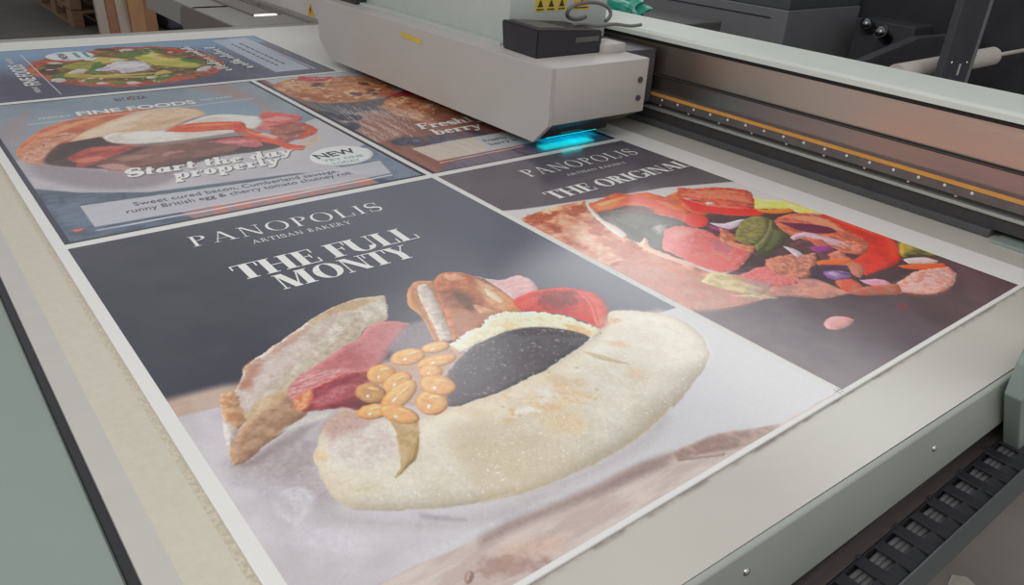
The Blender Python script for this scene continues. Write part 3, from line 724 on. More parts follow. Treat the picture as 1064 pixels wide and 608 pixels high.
 ([(244.8,278.5),(244.4,278.0),(243.8,277.6),(243.2,277.5),(242.6,277.6),(242.1,277.9),(241.7,278.5),(241.6,279.1),(241.7,279.8),(242.0,280.4),(242.5,281.0),(243.1,281.3),(243.7,281.4),(244.3,281.3),(244.8,281.0),(245.1,280.5),(245.2,279.9),(245.1,279.2)],(244,226,206),{'s':0.7,'a':0.9}),
 ([(256.5,282.5),(255.9,282.2),(255.0,282.2),(253.7,282.6),(252.3,283.2),(251.0,284.1),(249.9,285.1),(249.0,286.1),(248.6,287.0),(248.7,287.6),(249.3,288.0),(250.2,288.0),(251.5,287.6),(252.8,286.9),(254.2,286.0),(255.3,285.0),(256.2,284.0),(256.6,283.1)],(236,196,152),{'s':1,'a':0.8}),
 ([(214.9,300.5),(211.0,295.2),(206.0,291.5),(200.3,289.7),(194.7,289.9),(189.8,292.2),(186.2,296.2),(184.2,301.5),(184.2,307.5),(186.1,313.6),(189.8,318.9),(194.9,322.9),(200.7,325.0),(206.5,324.8),(211.6,322.5),(215.3,318.3),(217.2,312.8),(217.1,306.5)],(220,164,104),{'s':0.7,'e':(192,128,74),'ew':4.5,'c2':(226,176,118),'ns':15}),
 ([(197.6,302.7),(197.0,301.9),(196.3,301.2),(195.5,300.9),(194.7,300.8),(194.1,301.1),(193.6,301.7),(193.4,302.5),(193.5,303.5),(193.9,304.4),(194.4,305.2),(195.2,305.9),(196.0,306.3),(196.7,306.3),(197.4,306.0),(197.8,305.4),(198.0,304.6),(197.9,303.6)],(244,226,206),{'s':0.7,'a':0.9}),
 ([(212.5,310.3),(211.8,309.7),(210.5,309.4),(208.9,309.6),(207.1,310.1),(205.4,310.9),(203.8,311.9),(202.7,313.0),(202.2,314.0),(202.3,314.9),(203.0,315.5),(204.2,315.8),(205.8,315.7),(207.6,315.2),(209.4,314.4),(210.9,313.4),(212.0,312.3),(212.5,311.2)],(236,196,152),{'s':1,'a':0.8}),
 ([(225.2,286.4),(222.4,280.9),(217.6,275.8),(211.5,271.8),(204.9,269.4),(198.5,268.6),(193.0,269.7),(189.1,272.5),(187.2,276.6),(187.6,281.7),(190.1,287.0),(194.7,292.1),(200.6,296.3),(207.4,299.0),(214.0,299.9),(219.8,298.9),(223.9,296.0),(225.7,291.6)],(220,164,104),{'s':0.7,'e':(192,128,74),'ew':4.5,'c2':(226,176,118),'ns':15}),
 ([(203.9,281.3),(203.5,280.4),(202.9,279.7),(202.1,279.0),(201.2,278.6),(200.3,278.5),(199.6,278.7),(199.2,279.2),(199.0,279.9),(199.0,280.7),(199.4,281.6),(200.1,282.3),(200.9,283.0),(201.8,283.4),(202.6,283.5),(203.3,283.3),(203.8,282.8),(204.0,282.1)],(244,226,206),{'s':0.7,'a':0.9}),
 ([(219.6,289.6),(218.9,288.9),(217.6,288.1),(215.7,287.4),(213.4,286.9),(211.1,286.6),(209.0,286.6),(207.4,286.8),(206.4,287.3),(206.2,287.9),(206.8,288.7),(208.2,289.4),(210.1,290.1),(212.3,290.6),(214.6,290.9),(216.7,291.0),(218.4,290.7),(219.4,290.3)],(236,196,152),{'s':1,'a':0.8}),
 ([(184.3,268.6),(180.2,264.7),(175.3,262.9),(170.2,263.3),(165.5,266.0),(161.7,270.6),(159.2,276.6),(158.5,283.3),(159.5,289.9),(162.1,295.7),(166.2,299.8),(171.2,301.9),(176.4,301.6),(181.4,298.8),(185.3,294.0),(187.7,287.8),(188.3,280.9),(187.2,274.3)],(189,141,89),{'s':0.7,'e':(165,110,63),'ew':4.5,'c2':(194,151,101),'ns':15}),
 ([(170.0,277.1),(169.4,276.4),(168.7,276.1),(168.0,276.0),(167.3,276.3),(166.8,276.9),(166.5,277.8),(166.5,278.7),(166.7,279.7),(167.2,280.6),(167.8,281.3),(168.5,281.7),(169.3,281.7),(169.9,281.4),(170.4,280.8),(170.7,279.9),(170.7,279.0),(170.5,278.0)],(244,226,206),{'s':0.7,'a':0.9}),
 ([(183.9,282.5),(183.2,282.1),(182.1,282.4),(180.8,283.2),(179.4,284.6),(178.0,286.2),(176.9,288.0),(176.1,289.7),(175.9,291.1),(176.1,292.0),(176.8,292.4),(177.8,292.1),(179.2,291.3),(180.6,290.0),(182.0,288.3),(183.1,286.5),(183.8,284.8),(184.1,283.4)],(236,196,152),{'s':1,'a':0.8}),
 ([(222.9,273.4),(220.4,267.0),(214.6,259.9),(206.4,253.0),(196.9,247.2),(187.2,243.1),(178.4,241.2),(171.5,241.6),(167.2,244.2),(166.0,248.7),(168.0,254.7),(173.1,261.5),(180.8,268.3),(190.2,274.4),(200.2,278.9),(209.6,281.3),(217.2,281.1),(221.8,278.4)],(220,164,104),{'s':0.7,'e':(192,128,74),'ew':4.5,'c2':(226,176,118),'ns':15}),
 ([(191.5,259.5),(191.2,258.5),(190.5,257.5),(189.4,256.5),(188.2,255.7),(187.0,255.1),(185.8,254.9),(184.9,255.1),(184.3,255.6),(184.2,256.3),(184.5,257.3),(185.2,258.3),(186.2,259.3),(187.4,260.1),(188.7,260.7),(189.9,260.9),(190.8,260.8),(191.4,260.3)],(244,226,206),{'s':0.7,'a':0.9}),
 ([(212.1,269.7),(211.4,268.7),(209.5,267.3),(206.7,265.6),(203.4,263.9),(199.9,262.4),(196.6,261.2),(194.0,260.5),(192.4,260.4),(191.8,260.9),(192.5,261.8),(194.3,263.2),(197.0,264.9),(200.3,266.5),(203.8,268.1),(207.1,269.3),(209.8,270.0),(211.6,270.2)],(236,196,152),{'s':1,'a':0.8}),
 ([(230.7,222.9),(225.7,217.3),(219.6,213.6),(213.3,212.2),(207.4,213.2),(202.6,216.4),(199.4,221.6),(198.3,228.0),(199.3,235.1),(202.4,242.0),(207.3,247.8),(213.4,251.9),(220.0,253.6),(226.2,252.7),(231.2,249.3),(234.4,243.8),(235.5,237.0),(234.2,229.7)],(220,164,104),{'s':0.7,'e':(192,128,74),'ew':4.5,'c2':(226,176,118),'ns':15}),
 ([(212.7,227.2),(211.9,226.3),(211.1,225.6),(210.2,225.3),(209.3,225.3),(208.7,225.8),(208.3,226.5),(208.3,227.5),(208.5,228.6),(209.0,229.6),(209.8,230.6),(210.7,231.2),(211.6,231.5),(212.4,231.5),(213.1,231.1),(213.4,230.3),(213.5,229.3),(213.2,228.2)],(244,226,206),{'s':0.7,'a':0.9}),
 ([(229.9,235.5),(229.1,234.9),(227.7,234.7),(226.0,235.1),(224.2,235.9),(222.4,237.1),(221.0,238.5),(220.0,239.9),(219.6,241.2),(219.9,242.3),(220.7,242.9),(222.1,243.0),(223.8,242.7),(225.6,241.9),(227.4,240.7),(228.8,239.3),(229.8,237.9),(230.2,236.5)],(236,196,152),{'s':1,'a':0.8}),
 ([(252.5,240.8),(247.8,236.9),(242.1,235.2),(236.1,236.0),(230.5,239.0),(226.0,244.0),(223.0,250.3),(221.9,257.3),(222.8,264.2),(225.8,270.1),(230.4,274.2),(236.2,276.2),(242.3,275.5),(248.2,272.4),(252.9,267.2),(255.9,260.6),(256.8,253.4),(255.6,246.5)],(220,164,104),{'s':0.7,'e':(192,128,74),'ew':4.5,'c2':(226,176,118),'ns':15}),
 ([(235.5,250.5),(234.7,249.9),(233.9,249.5),(233.1,249.5),(232.3,249.9),(231.7,250.5),(231.3,251.4),(231.3,252.4),(231.5,253.4),(232.0,254.3),(232.7,255.0),(233.6,255.3),(234.4,255.3),(235.2,255.0),(235.8,254.3),(236.1,253.4),(236.2,252.4),(236.0,251.4)],(244,226,206),{'s':0.7,'a':0.9}),
 ([(251.8,255.0),(251.0,254.7),(249.7,255.0),(248.1,255.9),(246.4,257.4),(244.8,259.2),(243.4,261.1),(242.5,262.9),(242.1,264.4),(242.3,265.4),(243.1,265.7),(244.4,265.4),(246.0,264.4),(247.7,262.9),(249.4,261.1),(250.7,259.2),(251.6,257.4),(252.0,256.0)],(236,196,152),{'s':1,'a':0.8}),
 ([(175.1,246.9),(172.2,243.2),(167.9,240.8),(162.5,239.8),(156.9,240.3),(151.6,242.3),(147.3,245.6),(144.4,249.7),(143.3,254.1),(144.1,258.5),(146.8,262.1),(151.1,264.7),(156.4,265.9),(162.1,265.4),(167.6,263.4),(172.1,260.0),(175.0,255.8),(176.1,251.2)],(220,164,104),{'s':0.7,'e':(192,128,74),'ew':4.5,'c2':(226,176,118),'ns':15}),
 ([(157.6,250.0),(157.1,249.4),(156.5,249.0),(155.8,248.8),(155.1,248.8),(154.4,249.0),(153.8,249.5),(153.5,250.1),(153.4,250.8),(153.6,251.5),(154.0,252.1),(154.6,252.5),(155.3,252.7),(156.0,252.7),(156.7,252.4),(157.3,252.0),(157.6,251.4),(157.7,250.7)],(244,226,206),{'s':0.7,'a':0.9}),
 ([(170.6,253.9),(170.0,253.5),(168.9,253.4),(167.2,253.6),(165.4,254.0),(163.5,254.8),(161.8,255.6),(160.5,256.5),(159.7,257.3),(159.7,257.9),(160.2,258.4),(161.4,258.5),(163.0,258.3),(164.9,257.8),(166.8,257.1),(168.5,256.2),(169.8,255.3),(170.5,254.5)],(236,196,152),{'s':1,'a':0.8}),
 ([(190.8,216.1),(187.0,213.6),(182.2,213.7),(177.2,216.2),(172.3,220.9),(168.3,227.2),(165.6,234.4),(164.4,241.8),(165.1,248.3),(167.4,253.2),(171.2,255.9),(176.1,256.0),(181.3,253.5),(186.3,248.6),(190.4,242.0),(193.1,234.6),(194.1,227.2),(193.3,220.8)],(220,164,104),{'s':0.7,'e':(192,128,74),'ew':4.5,'c2':(226,176,118),'ns':15}),
 ([(176.0,230.1),(175.4,229.6),(174.7,229.5),(174.0,229.8),(173.3,230.4),(172.8,231.2),(172.4,232.2),(172.4,233.2),(172.5,234.1),(172.9,234.9),(173.5,235.3),(174.2,235.4),(174.9,235.2),(175.6,234.6),(176.1,233.8),(176.5,232.8),(176.5,231.7),(176.4,230.8)],(244,226,206),{'s':0.7,'a':0.9}),
 ([(190.1,231.3),(189.5,231.2),(188.4,232.0),(187.0,233.4),(185.5,235.3),(184.1,237.6),(182.9,239.9),(182.1,242.0),(181.7,243.6),(181.9,244.5),(182.6,244.5),(183.6,243.8),(185.0,242.4),(186.5,240.4),(187.9,238.1),(189.1,235.8),(190.0,233.8),(190.3,232.2)],(236,196,152),{'s':1,'a':0.8}),
]
ART['original'] = [
 ('bg',(94,89,96),{'c2':(101,96,102),'ns':90}),
 ([(542,640),(634,606),(679,597),(760,583),(836,569),(934,555),(1174,480),(1118,260),(1087,-6),(607,2),(571,215)],(212,208,206),{'s':3,'sm':0}),
 ([(586,228),(680,258),(761,261),(1047,254),(1186,298),(1162,284),(1112,4),(1084,-15),(603,0),(587,229)],(98,84,90),{'s':3,'sm':0,'c2':(86,70,78),'ns':60,'g':(700,150,1040,120,(84,62,70))}),
 ([(906,89),(968,50),(1055,69),(1003,11),(854,-3),(858,31)],(70,52,58),{'s':14,'a':0.6}),
 ([(1078,94),(1077,64),(1045,28),(979,0),(969,24)],(110,78,86),{'s':12,'a':0.5}),
 ([(606,564),(642,578),(681,587),(722,584),(760,582),(746,555),(734,524),(722,495),(723,469),(711,436),(703,408),(708,382),(710,356),(713,329),(715,304),(720,277),(771,227),(820,188),(846,136),(871,120),(921,97),(906,82),(870,98),(845,113),(831,127),(794,134),(780,144),(774,158),(742,175),(701,184),(661,194),(713,185),(684,187),(648,195),(620,208),(604,220)],(251,179,143),{'s':1,'r':1,'rs':8,'c2':(194,122,94),'ns':17,'w':26}),
 ([(599,380),(679,410),(688,354),(699,300),(704,260),(726,195),(713,185),(648,195),(604,220),(599,300)],(193,129,115),{'s':10,'a':0.85,'c2':(190,140,126),'ns':18}),
 ([(728,245),(803,217),(850,168),(852,132),(831,127),(780,144),(742,175),(661,194)],(217,146,132),{'s':5,'a':0.8,'c2':(176,130,124),'ns':14}),
 ([(735,554),(729,548),(722,543),(714,539),(707,537),(701,537),(696,539),(694,543),(695,548),(698,553),(703,559),(710,564),(718,568),(726,570),(732,570),(737,568),(739,564),(738,559)],(166,61,39),{'s':6,'a':0.8,'r':7,'rs':9,'c2':(178,96,70),'ns':6}),
 ([(700,465),(692,459),(684,456),(677,455),(672,457),(669,462),(668,468),(671,476),(676,484),(683,492),(691,498),(699,502),(707,503),(712,501),(716,496),(716,490),(713,481),(708,473)],(166,61,39),{'s':6,'a':0.8,'r':7,'rs':9,'c2':(178,96,70),'ns':6}),
 ([(683,369),(676,365),(669,362),(662,363),(657,365),(654,370),(653,376),(655,383),(659,390),(665,396),(672,401),(679,404),(686,404),(692,401),(695,396),(695,390),(693,383),(689,375)],(166,61,39),{'s':6,'a':0.8,'r':7,'rs':9,'c2':(178,96,70),'ns':6}),
 ([(654,570),(651,565),(645,561),(637,558),(629,556),(622,554),(616,555),(611,556),(610,559),(611,563),(614,567),(620,571),(628,574),(636,577),(643,578),(650,578),(654,576),(656,573)],(166,61,39),{'s':6,'a':0.8,'r':7,'rs':9,'c2':(178,96,70),'ns':6}),
 ([(630,494),(627,493),(624,494),(623,498),(623,504),(624,510),(626,518),(629,525),(633,530),(636,534),(640,535),(642,534),(644,530),(644,524),(642,517),(640,510),(637,503),(633,498)],(166,61,39),{'s':6,'a':0.8,'r':7,'rs':9,'c2':(178,96,70),'ns':6}),
 ([(620,431),(616,430),(613,432),(611,437),(610,444),(611,453),(612,462),(615,470),(619,477),(623,481),(627,483),(630,480),(632,475),(633,468),(632,459),(630,450),(627,442),(624,435)],(166,61,39),{'s':6,'a':0.8,'r':7,'rs':9,'c2':(178,96,70),'ns':6}),
 ([(679,563),(675,559),(667,555),(656,550),(643,546),(631,543),(620,542),(612,542),(608,543),(608,545),(612,549),(619,554),(630,558),(642,562),(654,565),(666,567),(674,568),(679,566)],(166,61,39),{'s':6,'a':0.8,'r':7,'rs':9,'c2':(178,96,70),'ns':6}),
 ([(622,363),(620,363),(618,365),(617,369),(618,375),(619,382),(621,389),(624,395),(626,400),(630,403),(632,403),(634,401),(635,397),(634,391),(633,384),(631,377),(628,371),(625,366)],(166,61,39),{'s':6,'a':0.8,'r':7,'rs':9,'c2':(178,96,70),'ns':6}),
 ([(703,497),(700,496),(697,496),(695,497),(693,500),(693,504),(693,508),(694,512),(696,516),(699,519),(702,520),(704,520),(707,519),(708,516),(709,512),(709,508),(707,504),(705,500)],(166,61,39),{'s':6,'a':0.8,'r':7,'rs':9,'c2':(178,96,70),'ns':6}),
 ([(637,500),(690,514),(670,481),(647,430),(641,373),(608,375),(631,440),(624,465)],(255,212,182),{'s':7,'a':0.7,'c2':(216,164,138),'ns':8}),
 ([(682,419),(694,360),(699,300),(698,273),(680,284),(663,332),(644,372)],(212,113,85),{'s':7,'a':0.6,'r':5,'c2':(206,148,128),'ns':10}),
 ([(734,537),(832,531),(925,490),(1022,407),(1032,374),(1088,278),(1079,200),(1030,154),(1089,117),(1019,110),(921,97),(842,126),(835,178),(754,256),(713,339),(705,410)],(84,58,58),{'s':3,'c2':(66,46,48),'ns':20}),
 ([(739,528),(774,520),(807,507),(823,478),(836,446),(837,421),(803,418),(766,400),(720,370),(711,386),(705,410),(716,447),(728,486)],(70,66,58),{'s':2,'c2':(88,86,70),'ns':20}),
 ([(770,432),(794,441),(795,426),(770,409),(753,408)],(150,152,150),{'s':5,'a':0.6,'r':6,'rs':5}),
 ([(749,563),(788,570),(829,580),(850,565),(886,553),(896,521),(896,487),(883,455),(851,425),(835,420),(834,444),(822,476),(830,506),(804,527),(766,524),(737,529)],(255,107,46),{'s':1.2,'r':1.5,'rs':8,'c2':(206,82,54),'ns':20}),
 ([(753,557),(791,561),(818,552),(790,536),(748,534)],(255,155,86),{'s':5,'a':0.7}),
 ([(838,554),(876,526),(878,478),(854,435),(846,477),(838,514)],(247,71,43),{'s':5,'a':0.6}),
 ([(802,525),(831,508),(832,486),(808,474),(776,500)],(111,51,40),{'s':5,'a':0.7}),
 ([(896,521),(943,528),(921,492),(933,432),(883,424),(883,455),(896,487)],(252,122,53),{'s':2,'c2':(190,90,60),'ns':8}),
 ([(1029,444),(1052,414),(1082,388),(1096,353),(1082,324),(1050,338),(1040,370),(994,397)],(255,224,100),{'s':2,'r':3,'rs':8,'c2':(240,226,170),'ns':9}),
 ([(1080,407),(1108,395),(1106,364),(1092,326),(1083,344),(1074,383)],(251,190,135),{'s':3,'a':0.8,'r':2}),
 ([(957,543),(979,524),(1017,510),(1052,482),(1059,455),(1013,412),(992,406),(963,425),(942,451),(933,486),(926,510)],(239,101,71),{'s':1,'r':2,'rs':6,'c2':(186,76,60),'ns':8,'sp':(0.2,4,(226,140,116))}),
 ([(917,509),(928,482),(952,448),(980,418),(996,389),(977,373),(937,395),(910,424),(888,448),(900,475)],(253,39,33),{'s':1,'e':(226,100,84),'ew':4}),
 ([(995,403),(1011,384),(1052,368),(1047,355),(1018,359),(991,380)],(255,133,51),{'s':1.5}),
 ([(879,449),(889,429),(880,408),(851,392),(829,400),(835,420)],(255,55,44),{'s':1,'e':(190,50,48),'ew':4}),
 ([(857,397),(880,371),(938,366),(873,347),(861,310),(833,316),(833,349),(839,373)],(84,42,56),{'s':2,'c2':(112,58,72),'ns':9}),
 ([(870,400),(890,384),(920,382),(939,378),(914,367),(882,362),(871,378)],(216,196,204),{'s':1}),
 ([(863,392),(869,377),(880,361),(859,355),(853,379)],(170,65,128),{'s':1.5,'a':0.8}),
 ([(870,378),(866,351),(855,330),(834,326),(836,347)],(237,132,91),{'s':1.2,'c2':(180,96,74),'ns':6}),
 ([(852,332),(901,363),(940,378),(969,374),(978,360),(973,338),(973,308),(938,291),(884,275),(842,267),(831,279),(856,300)],(74,78,46),{'s':1,'c2':(60,62,38),'ns':14}),
 ([(852,332),(901,363),(940,378),(969,374),(977,360),(937,332),(883,308),(852,303)],(146,138,69),{'s':1.5,'c2':(112,108,62),'ns':7}),
 ([(857,300),(889,309),(937,331),(976,356),(972,346),(934,322),(882,297),(844,284)],(165,159,90),{'s':2,'a':0.6}),
 ([(783,418),(814,417),(830,400),(840,378),(833,349),(841,322),(853,299),(822,281),(782,267),(757,259),(731,269),(723,292),(720,318),(722,346),(723,371),(753,395)],(255,118,110),{'s':1,'r':2,'rs':6,'c2':(220,104,100),'ns':12,'sp':(0.2,4,(240,160,152))}),
 ([(812,351),(835,336),(826,310),(794,304),(788,323)],(184,110,118),{'s':5,'a':0.7,'r':3}),
 ([(841,355),(841,322),(855,297),(832,284),(826,310),(825,338)],(235,144,105),{'s':1.5,'r':2,'c2':(190,116,92),'ns':6}),
 ([(747,247),(800,248),(818,227),(820,196),(795,185),(762,196),(750,220)],(255,125,120),{'s':2,'r':3,'rs':8,'c2':(214,112,110),'ns':10,'sp':(0.15,4,(240,164,156))}),
 ([(826,258),(872,251),(898,235),(922,233),(881,206),(842,190),(812,191),(802,224)],(222,140,109),{'s':1,'r':2.5,'rs':6,'c2':(172,106,88),'ns':9}),
 ([(1073,324),(1092,308),(1102,277),(1096,238),(1091,206),(1066,176),(1029,152),(991,140),(946,140),(910,142),(922,161),(937,181),(976,187),(1019,198),(1035,221),(1052,257),(1062,299)],(255,48,32),{'s':1,'c2':(200,50,42),'ns':24}),
 ([(1091,227),(1081,196),(1055,170),(1018,151),(1016,162),(1066,197)],(255,83,55),{'s':5,'a':0.6}),
 ([(975,345),(1027,351),(1064,332),(1070,303),(1049,255),(1037,214),(1015,195),(978,189),(960,207),(962,225),(952,260),(946,297)],(238,123,87),{'s':1,'r':2,'rs':7,'c2':(182,92,74),'ns':10}),
 ([(978,337),(1010,312),(1034,282),(1028,259),(999,269),(976,299)],(105,34,69),{'s':1.5}),
 ([(939,290),(977,290),(990,263),(999,234),(1000,209),(977,221),(967,249),(960,275),(932,278)],(206,164,174),{'s':1.2}),
 ([(896,276),(902,258),(896,239),(877,236),(885,253)],(212,190,196),{'s':1.2}),
 ([(908,271),(945,270),(956,225),(947,195),(897,205),(920,232)],(86,44,58),{'s':2,'c2':(110,60,70),'ns':8}),
 ([(957,268),(977,259),(961,228),(941,224),(945,248)],(197,95,78),{'s':2,'r':1}),
 ([(934,249),(961,236),(952,223),(927,228),(922,239)],(148,49,132),{'s':1.5}),
 ([(928,216),(962,216),(945,186),(937,161),(894,141),(897,158),(909,188)],(206,104,82),{'s':1.5,'r':2,'c2':(200,130,108),'ns':7}),
 ([(891,212),(920,203),(947,190),(936,182),(907,187),(881,203)],(255,104,44),{'s':1}),
 ([(873,206),(920,179),(887,150),(863,150),(844,168),(841,188)],(70,46,70),{'s':2}),
 ([(863,184),(883,180),(898,166),(891,154),(868,152),(854,166)],(150,112,156),{'s':1.5,'c2':(110,76,128),'ns':6}),
 ([(852,158),(882,149),(873,127),(848,122),(836,133)],(223,79,55),{'s':2,'c2':(206,110,84),'ns':8}),
 ([(937,142),(979,135),(995,120),(953,113),(912,114),(900,137)],(66,40,52),{'s':2}),
 ([(889,140),(913,129),(921,115),(909,104),(892,114),(885,128)],(218,152,176),{'s':1.2}),
 ([(1084,186),(1098,168),(1102,139),(1102,120),(1081,117),(1054,142),(1026,144),(1030,154)],(140,137,54),{'s':1.5,'c2':(96,94,50),'ns':8}),
 ([(1078,178),(1092,170),(1075,153),(1037,150),(1040,158)],(222,180,76),{'s':2,'a':0.7}),
 ([(1019,142),(1055,128),(1063,108),(1045,107),(1010,128)],(222,192,190),{'s':1.2}),
 ([(987,135),(1016,124),(1061,100),(1046,89),(1009,105),(987,124)],(255,94,44),{'s':1}),
 ([(919,103),(962,107),(996,109),(1031,97),(1053,89),(1037,70),(989,54),(943,55),(915,73),(902,90)],(227,136,117),{'s':1,'r':2,'rs':6,'c2':(222,180,172),'ns':7}),
 ([(836,129),(876,124),(926,103),(902,85),(870,98),(844,112)],(185,94,74),{'s':2,'c2':(180,110,94),'ns':10}),
 ([(764,557),(803,561),(834,556),(806,552),(765,546)],(255,199,144),{'s':3,'a':0.7,'r':2}),
 ([(871,522),(880,496),(872,462),(864,470),(864,499)],(255,165,110),{'s':3,'a':0.6,'r':2}),
 ([(923,489),(938,458),(967,428),(986,401),(959,422),(931,452)],(255,150,131),{'s':2,'a':0.7,'r':2}),
 ([(940,465),(954,460),(948,450),(935,455)],(246,220,214),{'s':2,'a':0.8}),
 ([(933,514),(978,501),(1013,474),(1029,444),(1011,420),(987,454),(953,481)],(255,131,84),{'s':4,'a':0.6,'r':4,'c2':(240,170,140),'ns':5}),
 ([(958,524),(995,504),(1035,480),(1042,453),(1014,475),(974,498)],(255,153,111),{'s':3,'a':0.6,'r':3}),
 ([(780,509),(801,479),(809,444),(785,432),(763,465),(754,494)],(104,104,80),{'s':6,'a':0.5,'r':3}),
 ([(739,485),(741,449),(735,408),(715,399),(720,445)],(46,44,40),{'s':6,'a':0.7}),
 ([(778,436),(791,435),(786,425),(765,417)],(206,206,202),{'s':3,'a':0.6,'r':5,'rs':4}),
 ([(777,405),(811,404),(828,388),(796,382),(765,384)],(255,161,150),{'s':6,'a':0.6}),
 ([(733,357),(738,323),(746,294),(775,281),(739,275),(724,303)],(240,86,80),{'s':6,'a':0.5}),
 ([(1074,311),(1094,286),(1087,242),(1073,209),(1071,233),(1071,273)],(255,105,80),{'s':4,'a':0.6}),
 ([(941,144),(981,143),(1009,146),(1028,155),(1022,148),(990,140)],(196,25,22),{'s':4,'a':0.7}),
 ([(1013,347),(1053,326),(1059,297),(1038,253),(1032,280),(1020,318)],(255,171,135),{'s':3,'a':0.6,'r':3}),
 ([(1004,245),(1014,217),(1009,198),(982,199),(971,222)],(255,171,143),{'s':3,'a':0.6,'r':3,'c2':(180,96,80),'ns':6}),
 ([(942,328),(941,312),(899,287),(857,276),(850,280),(897,299)],(120,128,65),{'s':5,'a':0.5}),
 ([(931,371),(957,370),(957,356),(896,322),(866,318),(892,347)],(177,163,89),{'s':4,'a':0.6,'r':3,'c2':(116,108,64),'ns':5}),
 ([(839,242),(882,237),(904,226),(873,210),(825,212)],(248,176,149),{'s':4,'a':0.5,'r':4,'c2':(170,100,84),'ns':5}),
 ([(958,101),(997,103),(1035,88),(1027,72),(989,63),(952,77)],(228,192,186),{'s':4,'a':0.6,'r':5,'c2':(196,130,116),'ns':5}),
 ([(899,89),(915,73),(943,55),(987,54),(968,50),(937,52),(908,69)],(139,64,56),{'s':4,'a':0.7}),
 ([(865,179),(878,177),(884,166),(869,164)],(206,176,214),{'s':2,'a':0.7}),
 ([(946,290),(976,285),(984,260),(989,232),(975,254),(967,279)],(228,196,202),{'s':1.5,'a':0.7}),
 ([(759,580),(748,556),(736,527),(724,497),(724,471),(713,435),(698,428),(700,452),(712,489),(720,514),(736,548)],(228,206,190),{'s':2,'r':1}),
 ([(705,410),(708,403),(730,413),(726,405),(711,383),(712,357),(715,332),(718,297),(707,306),(699,346),(696,377)],(251,185,158),{'s':2,'r':1.5}),
 ([(683,263),(720,273),(736,255),(736,222),(752,188),(722,208),(734,172),(707,189),(685,212),(711,200),(692,233)],(228,203,151),{'s':1.2,'c2':(192,172,132),'ns':12}),
 ([(735,250),(752,230),(770,201),(720,190),(709,206),(739,220)],(160,140,132),{'s':2,'a':0.5}),
 ([(724,96),(748,102),(766,92),(770,80),(749,75),(726,78),(717,86)],(231,151,145),{'s':1.2,'c2':(214,166,160),'ns':8}),
 ([(858,68),(875,63),(872,57),(855,57),(850,63)],(130,55,55),{'s':3,'a':0.8}),
]
